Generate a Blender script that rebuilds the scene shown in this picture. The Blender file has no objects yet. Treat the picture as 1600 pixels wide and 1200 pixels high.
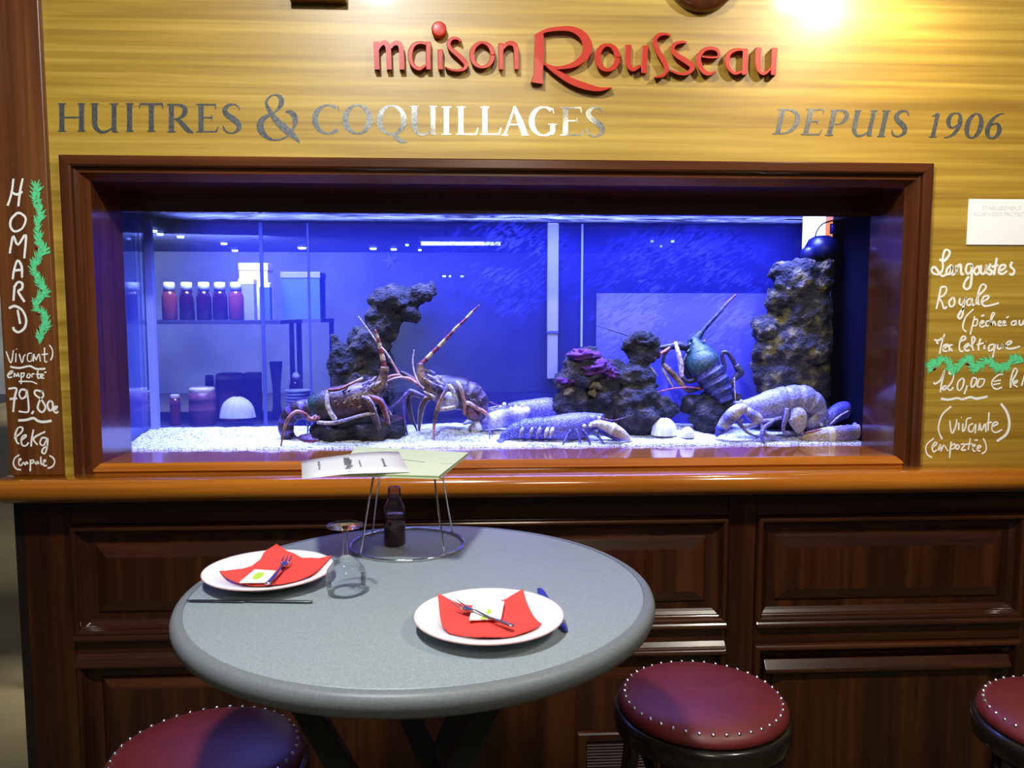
import bpy, bmesh, math, random
from mathutils import Vector, Matrix, noise
R0 = random.Random(7)
C = bpy.context.scene.collection
SC = bpy.context.scene

# ------------------------------------------------------------------ camera
F, PIT, YAW, EYE = 1250.5, 0.0892, 0.0519, Vector((0.0, -2.05, 1.54))
FW = Vector((math.sin(YAW)*math.cos(PIT), math.cos(YAW)*math.cos(PIT), -math.sin(PIT)))
RT = Vector((math.cos(YAW), -math.sin(YAW), 0.0))
UP = RT.cross(FW)
cam_d = bpy.data.cameras.new('camera'); cam = bpy.data.objects.new('camera', cam_d); C.objects.link(cam)
cam_d.sensor_width = 36.0; cam_d.lens = F/1600*36.0; cam_d.clip_start = 0.02
cam.matrix_world = Matrix(((RT.x, UP.x, -FW.x, EYE.x), (RT.y, UP.y, -FW.y, EYE.y), (RT.z, UP.z, -FW.z, EYE.z), (0, 0, 0, 1)))
SC.camera = cam

def ray(px, py):
    return FW + RT*((px-800)/F) + UP*((600-py)/F)
def P(px, py, y):                       # photo point -> where its sight line meets the plane y
    d = ray(px, py); return EYE + d*((y-EYE.y)/d.y)
def G(px, py, z):                       # photo point -> the horizontal plane at height z
    d = ray(px, py); return EYE + d*((z-EYE.z)/d.z)
def m_px(p):                            # metres per photo pixel at a point
    return (p-EYE).dot(FW)/F

# ------------------------------------------------------------------ world, lights, exposure
w = bpy.data.worlds.new('world'); SC.world = w; w.use_nodes = True
w.node_tree.nodes['Background'].inputs[0].default_value = (0.80, 0.86, 1.0, 1)
w.node_tree.nodes['Background'].inputs[1].default_value = 0.05
def lamp(name, kind, loc, aim, power, col, **kw):
    d = bpy.data.lights.new(name, kind); d.energy = power; d.color = col
    for k, v in kw.items(): setattr(d, k, v)
    o = bpy.data.objects.new(name, d); C.objects.link(o); o.location = loc
    if aim is not None:
        o.rotation_euler = (Vector(aim)-Vector(loc)).to_track_quat('-Z', 'Y').to_euler()
    return o
WARM = (1.0, 0.80, 0.50)
lamp('spot_lamp_right', 'SPOT', (1.00, -0.24, 2.40), (1.00, 0.0, 2.08), 15, (1.0, .86, .60), spot_size=2.5, spot_blend=.9, shadow_soft_size=.055)
lamp('spot_lamp_left', 'SPOT', (-0.30, -0.62, 2.74), (-0.34, 0.0, 1.80), 3, WARM, spot_size=2.3, spot_blend=.9, shadow_soft_size=.05)
lamp('table_lamp', 'AREA', (-0.38, -1.50, 2.93), (-0.10, -0.80, 1.1), 50, (.92, .97, 1.0), size=.16, shape='DISK')
lamp('right_lamp', 'AREA', (1.42, -1.50, 2.93), (0.95, -0.2, 1.5), 27, (1.0, .93, .78), size=.16, shape='DISK')
lamp('front_fill_lamp', 'AREA', (0.22, -3.2, 2.92), (0.1, -0.3, 1.5), 17, (1.0, .87, .66), size=.6, shape='DISK')  # added front fill, placed so that it reflects in the silver letters
lamp('aquarium_lamp', 'AREA', (0.10, 0.33, 1.90), (0.10, 0.325, 1.2), 56, (.20, .25, 1.0), size=1.85, size_y=.12, shape='RECTANGLE', spread=1.75)
lamp('shelf_fill_lamp', 'AREA', (-0.9, 0.95, 2.45), (-0.9, 1.95, 1.2), 110, (1.0, .95, .85), size=.6, spread=1.75)  # added fill that lights the fronts of the shelf goods
lamp('far_wall_fill_lamp', 'AREA', (-4.0, 10.0, 2.5), (-4.6, 13.4, 1.6), 1300, (1.0, .95, .82), size=2.0)  # added to brighten the left of the far wall by its falloff
lamp('aisle_fill_lamp', 'AREA', (-3.0, 4.0, 2.5), (-3.2, 4.2, 0), 6, (1.0, .88, .62), size=1.0)  # fill added for the aisle floor, stands for no fitting
SC.view_settings.view_transform = 'Standard'; SC.view_settings.look = 'None'
SC.view_settings.exposure = 0.0; SC.view_settings.gamma = 1.0; SC.view_settings.use_curve_mapping = False
SC.cycles.max_bounces = 10; SC.cycles.transparent_max_bounces = 24
SC.cycles.caustics_reflective = False; SC.cycles.caustics_refractive = False
SC.cycles.sample_clamp_indirect = 6.0

# ------------------------------------------------------------------ materials
def new_mat(name):
    m = bpy.data.materials.new(name); m.use_nodes = True
    nt = m.node_tree; return m, nt, nt.nodes, nt.links, nt.nodes['Principled BSDF']
def plain(name, col, rough=.5, metal=0.0, coat=0.0, trans=0.0, ior=1.45, bump=0.0, bscale=200, var=0.0, vscale=40, spec=.5):
    m, nt, N, L, b = new_mat(name)
    b.inputs['Base Color'].default_value = (*col, 1); b.inputs['Roughness'].default_value = rough
    b.inputs['Metallic'].default_value = metal; b.inputs['Coat Weight'].default_value = coat
    b.inputs['Transmission Weight'].default_value = trans; b.inputs['IOR'].default_value = ior
    b.inputs['Specular IOR Level'].default_value = spec
    tc = N.new('ShaderNodeTexCoord')
    if bump:
        n = N.new('ShaderNodeTexNoise'); n.inputs['Scale'].default_value = bscale; n.inputs['Detail'].default_value = 3
        L.new(tc.outputs['Object'], n.inputs['Vector'])
        u = N.new('ShaderNodeBump'); u.inputs['Strength'].default_value = bump; u.inputs['Distance'].default_value = .002
        L.new(n.outputs['Fac'], u.inputs['Height']); L.new(u.outputs['Normal'], b.inputs['Normal'])
    if var:
        n = N.new('ShaderNodeTexNoise'); n.inputs['Scale'].default_value = vscale; n.inputs['Detail'].default_value = 4
        L.new(tc.outputs['Object'], n.inputs['Vector'])
        r = N.new('ShaderNodeValToRGB')
        r.color_ramp.elements[0].position = .3; r.color_ramp.elements[1].position = .7
        r.color_ramp.elements[0].color = (*[c*(1-var) for c in col], 1); r.color_ramp.elements[1].color = (*[min(1, c*(1+var)) for c in col], 1)
        L.new(n.outputs['Fac'], r.inputs['Fac']); L.new(r.outputs['Color'], b.inputs['Base Color'])
    return m
def wood(name, dark, mid, light, axis='x', rough=.3, coat=.0, fine=55, bump=.05):
    m, nt, N, L, b = new_mat(name)
    tc = N.new('ShaderNodeTexCoord')
    def stretched(long_s, cross_s, detail, dist):
        mp = N.new('ShaderNodeMapping'); mp.inputs['Scale'].default_value = {'x': (long_s, cross_s, cross_s), 'z': (cross_s, cross_s, long_s)}[axis]
        n = N.new('ShaderNodeTexNoise'); n.inputs['Scale'].default_value = 1; n.inputs['Detail'].default_value = detail
        n.inputs['Distortion'].default_value = dist
        L.new(tc.outputs['Object'], mp.inputs['Vector']); L.new(mp.outputs['Vector'], n.inputs['Vector']); return n
    a = stretched(1.1, fine, 5, .6); c = stretched(.55, 7, 3, 1.2)
    mx = N.new('ShaderNodeMix'); mx.inputs[0].default_value = .5
    L.new(a.outputs['Fac'], mx.inputs[2]); L.new(c.outputs['Fac'], mx.inputs[3])
    r = N.new('ShaderNodeValToRGB'); e = r.color_ramp.elements
    e[0].position = .36; e[0].color = (*dark, 1); e[1].position = .64; e[1].color = (*light, 1)
    k = e.new(.5); k.color = (*mid, 1)
    L.new(mx.outputs[0], r.inputs['Fac']); L.new(r.outputs['Color'], b.inputs['Base Color'])
    b.inputs['Roughness'].default_value = rough; b.inputs['Coat Weight'].default_value = coat; b.inputs['Coat Roughness'].default_value = .08
    u = N.new('ShaderNodeBump'); u.inputs['Strength'].default_value = bump; u.inputs['Distance'].default_value = .001
    L.new(a.outputs['Fac'], u.inputs['Height']); L.new(u.outputs['Normal'], b.inputs['Normal'])
    return m
M = {}
M['gold'] = wood('golden veneer', (.235, .130, .013), (.36, .215, .024), (.51, .335, .052), 'x', .38, .08)
M['post'] = wood('red brown post wood', (.065, .018, .004), (.125, .037, .007), (.20, .072, .013), 'z', .40)
M['frame'] = wood('mahogany frame', (.045, .012, .0035), (.078, .021, .005), (.125, .036, .008), 'z', .22, .5)
M['frame_h'] = wood('mahogany frame across', (.045, .012, .0035), (.078, .021, .005), (.125, .036, .008), 'x', .22, .5)
M['sill'] = wood('varnished ledge wood', (.27, .072, .005), (.40, .120, .008), (.54, .18, .014), 'x', .16, .8)
M['panel'] = wood('dark mahogany panel', (.014, .0036, .0016), (.030, .0076, .0024), (.066, .018, .004), 'z', .28, .2, fine=30)
M['panel_h'] = wood('dark mahogany rail', (.018, .0046, .0016), (.038, .0098, .0025), (.085, .024, .005), 'x', .24, .5, fine=30)
M['black_wood'] = plain('near black varnished wood', (.010, .008, .006), .25, coat=.3)
M['red'] = plain('red enamel', (.43, .018, .004), .36, coat=.1, spec=.35)
M['chalk'] = plain('white chalk paint', (.85, .84, .78), .8, var=.08, vscale=300)
M['green'] = plain('green chalk paint', (.10, .62, .26), .8, var=.25, vscale=250)
M['berry'] = plain('dull red chalk paint', (.36, .07, .045), .8, var=.2, vscale=250)
M['card'] = plain('white card', (.86, .86, .87), .45)
M['faint'] = plain('faint grey print', (.62, .62, .64), .6)
M['ink'] = plain('grey ink', (.10, .10, .12), .7)
M['table'] = plain('grey speckled table laminate', (.235, .27, .285), .42, var=.20, vscale=420, bump=.08, bscale=500)
M['table_rim'] = plain('dark grey moulded rim', (.145, .160, .165), .45, var=.12, vscale=300)
M['iron'] = plain('dark grey painted metal', (.014, .015, .017), .45)
M['vinyl'] = plain('oxblood vinyl', (.115, .012, .013), .44, bump=.06, bscale=350, var=.1, vscale=20)
M['chrome'] = plain('chrome', (.80, .80, .82), .12, metal=1)
M['nail'] = plain('polished nail heads', (.82, .79, .72), .15, metal=1)
M['steel'] = plain('brushed steel', (.52, .52, .60), .25, metal=1)
M['knife'] = plain('dark grey steel', (.14, .15, .16), .3, metal=1)
M['china'] = plain('white china', (.88, .87, .86), .18, coat=.5)
M['china_edge'] = plain('pinkish plate edge line', (.62, .40, .40), .3)
M['china_line'] = plain('thin grey plate line', (.55, .52, .52), .3)
M['napkin'] = plain('red paper napkin', (.74, .055, .042), .85, bump=.25, bscale=600)
M['sachet'] = plain('white sachet paper', (.86, .87, .84), .5)
M['lime'] = plain('lime green print', (.42, .62, .03), .5)
M['blue_steel'] = plain('blue tinted blade', (.06, .07, .40), .3, metal=.6)
M['menu'] = plain('pale green menu card', (.54, .60, .42), .5)
M['menu_edge'] = plain('green menu border', (.26, .42, .07), .5)
M['sheet'] = plain('off white paper', (.62, .60, .62), .6)
M['vent'] = plain('brown grille metal', (.10, .062, .058), .35, metal=.3)
M['floor'] = plain('beige tile', (.13, .105, .055), .45, var=.15, vscale=3)
M['dark_room'] = plain('grey shop wall', (.20, .21, .24), .8, var=.3, vscale=1)
M['blue_room'] = plain('shop rear wall', (.05, .055, .10), .7, var=.3, vscale=2)
M['curtain'] = plain('dark vertical boarding', (.10, .07, .12), .7)
M['cap'] = plain('white bottle cap', (.90, .90, .92), .4)
M['wine'] = plain('dark red liquid bottle', (.028, .007, .014), .15, coat=.5)
M['amber'] = plain('red brown liquid bottle', (.17, .035, .03), .15, coat=.5)
M['crate'] = plain('purple brown jar', (.20, .07, .10), .4)
M['lid'] = plain('pale metal lid', (.80, .66, .50), .35)
M['pale'] = plain('pale ornament', (.72, .68, .64), .6)
M['bluebox'] = plain('blue box', (.05, .10, .42), .5)
M['shelf'] = plain('shelf board', (.05, .05, .09), .5)
M['pump'] = plain('dark blue plastic', (.006, .008, .05), .35)
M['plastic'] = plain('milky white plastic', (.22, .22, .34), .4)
M['seam'] = plain('silicone seam', (.24, .28, .60), .5)
M['dark_seam'] = plain('dark tank corner post', (.04, .05, .20), .5)
M['black_panel'] = plain('black tank side', (.002, .003, .012), .7, spec=.1)
M['mussel'] = plain('white shell', (.80, .78, .80), .5)
M['band'] = plain('white rubber band', (.85, .82, .70), .6)
M['blue_band'] = plain('blue rubber band', (.03, .05, .5), .5)
M['orange_band'] = plain('orange rubber band', (.85, .25, .06), .5)

def emit(name, col, s):
    m = bpy.data.materials.new(name); m.use_nodes = True; N = m.node_tree.nodes; N.clear()
    e = N.new('ShaderNodeEmission'); e.inputs[0].default_value = (*col, 1); e.inputs[1].default_value = s
    o = N.new('ShaderNodeOutputMaterial'); m.node_tree.links.new(e.outputs[0], o.inputs[0]); return m
M['lit'] = emit('lamp glow', (.8, .9, 1.0), 14)
M['lit_window'] = emit('lit window', (1.0, .88, .62), 26)
M['lit_orange'] = emit('lit orange panel', (1.0, .24, .05), 10)
def pane(name, tint, refl, film=None, ffac=0.0, noise_amt=0.0):
    """a clear pane: straight-through light, a faint mirror image, and where FILM is given a milky film that scatters light"""
    m = bpy.data.materials.new(name); m.use_nodes = True; nt = m.node_tree; N = nt.nodes; L = nt.links; N.clear()
    out = N.new('ShaderNodeOutputMaterial'); t = N.new('ShaderNodeBsdfTransparent'); t.inputs[0].default_value = (*tint, 1)
    last = t.outputs[0]
    if film:
        d = N.new('ShaderNodeBsdfDiffuse'); d.inputs[0].default_value = (*film, 1)
        tl = N.new('ShaderNodeBsdfTranslucent'); tl.inputs[0].default_value = (*film, 1)
        dd = N.new('ShaderNodeMixShader'); dd.inputs[0].default_value = .25; L.new(d.outputs[0], dd.inputs[1]); L.new(tl.outputs[0], dd.inputs[2])
        mx = N.new('ShaderNodeMixShader'); mx.inputs[0].default_value = ffac
        if noise_amt:
            tc = N.new('ShaderNodeTexCoord')
            def nz(rot, sc, det, dist):
                m1 = N.new('ShaderNodeMapping'); m1.inputs['Rotation'].default_value = (0, rot, 0); L.new(tc.outputs['Object'], m1.inputs[0])
                mp = N.new('ShaderNodeMapping'); mp.inputs['Scale'].default_value = sc; L.new(m1.outputs[0], mp.inputs[0])
                n = N.new('ShaderNodeTexNoise'); n.inputs['Scale'].default_value = 1; n.inputs['Detail'].default_value = det; n.inputs['Distortion'].default_value = dist
                L.new(mp.outputs[0], n.inputs['Vector']); return n.outputs['Fac']
            streak = nz(.55, (18, 1, 75), 5, 2.0); cloud = nz(0, (3.2, 1, 4.2), 3, .8)
            geo = N.new('ShaderNodeNewGeometry'); side = None
            for cx, cz, rad in ((.66, 1.50, .42), (.10, 1.72, .26)):       # the two clouds of fine bubbles
                vd = N.new('ShaderNodeVectorMath'); vd.operation = 'DISTANCE'; vd.inputs[1].default_value = (cx, .455, cz); L.new(geo.outputs['Position'], vd.inputs[0])
                mr = N.new('ShaderNodeMapRange'); mr.interpolation_type = 'SMOOTHSTEP'; mr.inputs[1].default_value = rad; mr.inputs[2].default_value = 0; L.new(vd.outputs['Value'], mr.inputs[0])
                if side is None: side = mr
                else:
                    mm = N.new('ShaderNodeMath'); mm.operation = 'MAXIMUM'; L.new(side.outputs[0], mm.inputs[0]); L.new(mr.outputs[0], mm.inputs[1]); side = mm
            a = N.new('ShaderNodeMath'); a.operation = 'MULTIPLY'; L.new(streak, a.inputs[0]); L.new(cloud, a.inputs[1])
            a2 = N.new('ShaderNodeMapRange'); a2.inputs[1].default_value = .23; a2.inputs[2].default_value = .36
            L.new(a.outputs[0], a2.inputs[0])
            b_ = N.new('ShaderNodeMath'); b_.operation = 'MULTIPLY'; L.new(a2.outputs[0], b_.inputs[0]); L.new(side.outputs[0], b_.inputs[1])
            f = N.new('ShaderNodeMath'); f.operation = 'MULTIPLY_ADD'; f.inputs[1].default_value = noise_amt; f.inputs[2].default_value = ffac; f.use_clamp = True
            L.new(b_.outputs[0], f.inputs[0]); L.new(f.outputs[0], mx.inputs[0])
        L.new(last, mx.inputs[1]); L.new(dd.outputs[0], mx.inputs[2]); last = mx.outputs[0]
    g = N.new('ShaderNodeBsdfGlossy'); g.inputs[0].default_value = (1, 1, 1, 1); g.inputs[1].default_value = .02
    lw = N.new('ShaderNodeFresnel'); lw.inputs[0].default_value = 1.33
    k = N.new('ShaderNodeMath'); k.operation = 'MULTIPLY'; k.inputs[1].default_value = refl; L.new(lw.outputs[0], k.inputs[0])
    m2 = N.new('ShaderNodeMixShader'); L.new(k.outputs[0], m2.inputs[0]); L.new(last, m2.inputs[1]); L.new(g.outputs[0], m2.inputs[2])
    L.new(m2.outputs[0], out.inputs[0]); return m
M['front_pane'] = pane('clear tank glass', (.97, .98, 1.0), .8)
M['back_pane'] = pane('blue filmed tank glass', (.42, .48, .76), .6, (.075, .085, .60), .20, 1.3)
M['side_pane'] = pane('blue tank side glass', (.45, .55, 1.0), .8, (.20, .27, .95), .22)
M['backing'] = pane('pale backing sheet', (.4, .45, .9), .2, (.17, .16, .72), .62, 1.0)
M['clear_plastic'] = pane('clear bottle plastic', (.74, .62, .66), 1.0, (.5, .40, .44), .12)
M['glass'] = pane('wine glass', (.955, .965, .97), .8)
def water_top():
    m = bpy.data.materials.new('rippled water surface'); m.use_nodes = True; N = m.node_tree.nodes; L = m.node_tree.links; N.clear()
    out = N.new('ShaderNodeOutputMaterial'); t = N.new('ShaderNodeBsdfTransparent'); t.inputs[0].default_value = (.92, .95, 1, 1)
    tl = N.new('ShaderNodeBsdfTranslucent'); tl.inputs[0].default_value = (.8, .85, 1, 1)
    tc = N.new('ShaderNodeTexCoord'); mp = N.new('ShaderNodeMapping'); mp.inputs['Scale'].default_value = (9, 46, 1)
    n = N.new('ShaderNodeTexNoise'); n.inputs['Scale'].default_value = 1; n.inputs['Detail'].default_value = 4; n.inputs['Distortion'].default_value = 1.5
    L.new(tc.outputs['Object'], mp.inputs[0]); L.new(mp.outputs[0], n.inputs['Vector'])
    r = N.new('ShaderNodeMapRange'); r.inputs[1].default_value = .42; r.inputs[2].default_value = .74; r.inputs[3].default_value = .0; r.inputs[4].default_value = .11; L.new(n.outputs['Fac'], r.inputs[0])
    mx = N.new('ShaderNodeMixShader'); L.new(r.outputs[0], mx.inputs[0])
    L.new(t.outputs[0], mx.inputs[1]); L.new(tl.outputs[0], mx.inputs[2]); L.new(mx.outputs[0], out.inputs[0]); return m
M['water_top'] = water_top()
def foil(name):
    m, nt, N, L, b = new_mat(name)
    b.inputs['Metallic'].default_value = .9; b.inputs['Roughness'].default_value = .20
    tc = N.new('ShaderNodeTexCoord')
    n = N.new('ShaderNodeTexNoise'); n.inputs['Scale'].default_value = 160; n.inputs['Detail'].default_value = 5; L.new(tc.outputs['Object'], n.inputs['Vector'])
    r = N.new('ShaderNodeValToRGB'); r.color_ramp.elements[0].position = .35; r.color_ramp.elements[1].position = .72
    r.color_ramp.elements[0].color = (.36, .37, .36, 1); r.color_ramp.elements[1].color = (.66, .66, .62, 1)
    L.new(n.outputs['Fac'], r.inputs['Fac']); L.new(r.outputs['Color'], b.inputs['Base Color'])
    n2 = N.new('ShaderNodeTexNoise'); n2.inputs['Scale'].default_value = 6; L.new(tc.outputs['Object'], n2.inputs['Vector'])
    u = N.new('ShaderNodeBump'); u.inputs['Strength'].default_value = .25; u.inputs['Distance'].default_value = .02
    L.new(n2.outputs['Fac'], u.inputs['Height']); L.new(u.outputs['Normal'], b.inputs['Normal'])
    return m
M['foil'] = foil('worn silver leaf')
def mottled(name, rough=.35, amt=.75, scale=130, fleck=None, bump=.8):
    """shell: pigment from the mesh's colour attribute, broken up by mottling"""
    m, nt, N, L, b = new_mat(name)
    at = N.new('ShaderNodeAttribute'); at.attribute_name = 'pigment'
    tc = N.new('ShaderNodeTexCoord'); n = N.new('ShaderNodeTexNoise'); n.inputs['Scale'].default_value = scale; n.inputs['Detail'].default_value = 5
    L.new(tc.outputs['Object'], n.inputs['Vector'])
    mr = N.new('ShaderNodeMapRange'); mr.inputs[1].default_value = .3; mr.inputs[2].default_value = .7; mr.inputs[3].default_value = 1-amt; mr.inputs[4].default_value = 1+amt
    L.new(n.outputs['Fac'], mr.inputs[0])
    mu = N.new('ShaderNodeVectorMath'); mu.operation = 'SCALE'; L.new(at.outputs['Color'], mu.inputs[0]); L.new(mr.outputs[0], mu.inputs['Scale'])
    col = mu.outputs[0]
    if fleck:
        v = N.new('ShaderNodeTexNoise'); v.inputs['Scale'].default_value = 330; v.inputs['Detail'].default_value = 2; L.new(tc.outputs['Object'], v.inputs['Vector'])
        r = N.new('ShaderNodeMapRange'); r.inputs[1].default_value = .56; r.inputs[2].default_value = .66; L.new(v.outputs['Fac'], r.inputs[0])
        mx = N.new('ShaderNodeMix'); mx.data_type = 'RGBA'; L.new(r.outputs[0], mx.inputs[0]); L.new(col, mx.inputs[6]); mx.inputs[7].default_value = (*fleck, 1); col = mx.outputs[2]
    L.new(col, b.inputs['Base Color']); b.inputs['Roughness'].default_value = rough
    u = N.new('ShaderNodeBump'); u.inputs['Strength'].default_value = bump; u.inputs['Distance'].default_value = .003
    L.new(n.outputs['Fac'], u.inputs['Height']); L.new(u.outputs['Normal'], b.inputs['Normal'])
    return m
M['spiny'] = mottled('spiny lobster shell', .42, .7, 120)
M['blue_shell'] = mottled('blue lobster shell', .42, .5, 150, (.42, .42, .64))
def rocky(name, c1, c2, c3):
    m, nt, N, L, b = new_mat(name)
    tc = N.new('ShaderNodeTexCoord'); n = N.new('ShaderNodeTexNoise'); n.inputs['Scale'].default_value = 22; n.inputs['Detail'].default_value = 8
    L.new(tc.outputs['Object'], n.inputs['Vector'])
    r = N.new('ShaderNodeValToRGB'); e = r.color_ramp.elements; e[0].position = .38; e[0].color = (*c1, 1); e[1].position = .66; e[1].color = (*c3, 1); k = e.new(.52); k.color = (*c2, 1)
    L.new(n.outputs['Fac'], r.inputs['Fac']); L.new(r.outputs['Color'], b.inputs['Base Color']); b.inputs['Roughness'].default_value = .9
    n2 = N.new('ShaderNodeTexNoise'); n2.inputs['Scale'].default_value = 120; n2.inputs['Detail'].default_value = 8; L.new(tc.outputs['Object'], n2.inputs['Vector'])
    u = N.new('ShaderNodeBump'); u.inputs['Strength'].default_value = 1.0; u.inputs['Distance'].default_value = .018
    L.new(n2.outputs['Fac'], u.inputs['Height']); L.new(u.outputs['Normal'], b.inputs['Normal']); return m
M['rock'] = rocky('dark reef rock', (.006, .006, .008), (.018, .016, .016), (.075, .058, .04))
M['rock_olive'] = rocky('olive reef rock', (.012, .012, .018), (.05, .042, .036), (.26, .20, .06))
M['rock_purple'] = rocky('purple reef rock', (.006, .006, .008), (.022, .018, .018), (.08, .06, .045))
def sandy():
    m, nt, N, L, b = new_mat('white gravel')
    tc = N.new('ShaderNodeTexCoord'); v = N.new('ShaderNodeTexVoronoi'); v.inputs['Scale'].default_value = 230; L.new(tc.outputs['Object'], v.inputs['Vector'])
    r = N.new('ShaderNodeValToRGB'); e = r.color_ramp.elements; e[0].color = (.16, .18, .24, 1); e[0].position = .10; e[1].position = .52; e[1].color = (.84, .84, .84, 1)
    L.new(v.outputs['Color'], r.inputs['Fac']); L.new(r.outputs['Color'], b.inputs['Base Color']); b.inputs['Roughness'].default_value = .9
    u = N.new('ShaderNodeBump'); u.inputs['Strength'].default_value = .8; u.inputs['Distance'].default_value = .004
    L.new(v.outputs['Distance'], u.inputs['Height']); L.new(u.outputs['Normal'], b.inputs['Normal']); return m
M['algae_purple'] = plain('purple encrusting algae', (.085, .014, .10), .9, bump=1.0, bscale=70, var=.5, vscale=40)
M['algae_yellow'] = plain('yellow olive sponge', (.10, .075, .02), .9, bump=1.0, bscale=70, var=.4, vscale=40)
M['sand'] = sandy()

# ------------------------------------------------------------------ mesh helpers
def smooth_path(pts, k=6, closed=False):
    """Catmull-Rom through points of any dimension (tuples)"""
    n = len(pts)
    if n < 3 and not closed: return [tuple(p) for p in pts] if n < 2 else [tuple(a+(b-a)*i/k for a, b in zip(pts[0], pts[1])) for i in range(k+1)]
    out = []
    rng = range(n if closed else n-1)
    for i in rng:
        p1, p2 = pts[i], pts[(i+1) % n]
        p0 = pts[(i-1) % n] if (closed or i > 0) else tuple(2*a-b for a, b in zip(p1, p2))
        p3 = pts[(i+2) % n] if (closed or i+2 < n) else tuple(2*b-a for a, b in zip(p1, p2))
        for j in range(k):
            t = j/k
            out.append(tuple(.5*((2*b)+(-a+c)*t+(2*a-5*b+4*c-d)*t*t+(-a+3*b-3*c+d)*t**3) for a, b, c, d in zip(p0, p1, p2, p3)))
    if not closed: out.append(tuple(pts[-1]))
    return out
ORG = {}
class MB:
    def __init__(s): s.v = []; s.f = []; s.mi = []; s.sm = []; s.col = {}; s.nudge = 0.0
    def add(s, vs, fs, mi=0, smooth=False, col=None):
        o = len(s.v); s.v += [Vector(p) for p in vs]
        for f in fs: s.f.append([o+i for i in f]); s.mi.append(mi); s.sm.append(smooth)
        if col is not None:
            for i in range(len(vs)): s.col[o+i] = col[i] if isinstance(col, list) else col
        return s
    def box(s, x0, x1, y0, y1, z0, z1, mi=0):
        vs = [(x, y, z) for x in (x0, x1) for y in (y0, y1) for z in (z0, z1)]
        return s.add(vs, [(0, 1, 3, 2), (4, 6, 7, 5), (0, 4, 5, 1), (2, 3, 7, 6), (0, 2, 6, 4), (1, 5, 7, 3)], mi)
    def obox(s, c, ax, ay, az, mi=0):          # box by centre and three half-axis vectors
        c = Vector(c); vs = [c+Vector(ax)*i+Vector(ay)*j+Vector(az)*k for i in (-1, 1) for j in (-1, 1) for k in (-1, 1)]
        return s.add(vs, [(0, 1, 3, 2), (4, 6, 7, 5), (0, 4, 5, 1), (2, 3, 7, 6), (0, 2, 6, 4), (1, 5, 7, 3)], mi)
    def tube(s, pts, rad, n=10, k=5, mi=0, flat=1.0, col=None, up=None, closed=False):
        """round or oval tube through pts; rad and col per control point; FLAT scales the axis along UP"""
        pts = [Vector(p) for p in pts]; m = len(pts)
        if not isinstance(rad, (list, tuple)): rad = [rad]*m
        pat = col if col and isinstance(col, tuple) and isinstance(col[0], str) else None
        if pat: col = (0, 0, 0)
        cols = col if isinstance(col, list) else ([col]*m if col else [(0, 0, 0)]*m)
        data = [(*p, r, *c) for p, r, c in zip(pts, rad, cols)]
        dd = smooth_path(data, k, closed)
        Q = [Vector(d[:3]) for d in dd]; N_ = len(Q)
        rings = []; cl = []; prev = None
        for i in range(N_):
            a = Q[(i-1) % N_] if (closed or i) else Q[i]; b = Q[(i+1) % N_] if (closed or i < N_-1) else Q[i]
            t = (b-a)
            if t.length < 1e-9: t = Vector((0, 0, 1))
            t.normalize()
            if up is not None: u = Vector(up)-t*Vector(up).dot(t)
            elif prev is None: u = (Vector((0, 0, 1)) if abs(t.z) < .9 else Vector((1, 0, 0))); u = u-t*u.dot(t)
            else: u = prev-t*prev.dot(t)
            if u.length < 1e-6: u = t.orthogonal()
            u.normalize(); prev = u; v = t.cross(u); r = max(dd[i][3], 1e-5)
            if pat and pat[0] == 'band': cl += [pat[1+int(i/max(1, N_-1)*pat[3]*.999) % 2]]*n
            elif pat: cl += [pat[2] if (u*math.cos(2*math.pi*j/n)+v*math.sin(2*math.pi*j/n)).y < -.55 else pat[1] for j in range(n)]
            rings += [Q[i]+u*(math.cos(2*math.pi*j/n)*r*flat)+v*(math.sin(2*math.pi*j/n)*r) for j in range(n)]
            if not pat: cl += [tuple(dd[i][4:7])]*n
        fs = []
        for i in range(N_ if closed else N_-1):
            a = i*n; b = ((i+1) % N_)*n
            fs += [(a+j, a+(j+1) % n, b+(j+1) % n, b+j) for j in range(n)]
        if not closed: fs += [tuple(range(n))[::-1], tuple((N_-1)*n+j for j in range(n))]
        return s.add(rings, fs, mi, True, cl if col else None)
    def lathe(s, prof, c, n=40, mi=0, smooth=True, axis=Vector((0, 0, 1))):
        c = Vector(c); q = Vector((0, 0, 1)).rotation_difference(axis)
        vs = []; fs = []; K = len(prof)
        for i in range(n):
            a = 2*math.pi*i/n
            vs += [c+q @ Vector((r*math.cos(a), r*math.sin(a), z)) for r, z in prof]
        for i in range(n):
            a = i*K; b = ((i+1) % n)*K
            fs += [(a+j, b+j, b+j+1, a+j+1) for j in range(K-1)]
        return s.add(vs, fs, mi, smooth)
    def ball(s, c, rx, ry=None, rz=None, n=12, mi=0, col=None):
        ry = ry or rx; rz = rz or rx; c = Vector(c); vs = []; fs = []; m = n
        for i in range(1, m):
            th = math.pi*i/m
            vs += [c+Vector((rx*math.sin(th)*math.cos(2*math.pi*j/n), ry*math.sin(th)*math.sin(2*math.pi*j/n), rz*math.cos(th))) for j in range(n)]
        for i in range(m-2):
            fs += [(i*n+j, (i+1)*n+j, (i+1)*n+(j+1) % n, i*n+(j+1) % n) for j in range(n)]
        fs += [tuple(range(n)), tuple((m-2)*n+j for j in range(n))[::-1]]
        return s.add(vs, fs, mi, True, col)
    def prism(s, poly, d, mi=0, smooth=False):       # planar outline (3D points) pushed along vector d
        n = len(poly); poly = [Vector(p) for p in poly]; d = Vector(d)
        vs = poly+[p+d for p in poly]
        return s.add(vs, [tuple(range(n)), tuple(range(2*n-1, n-1, -1))]+[(i, n+i, n+(i+1) % n, (i+1) % n) for i in range(n)], mi, smooth)
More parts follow.
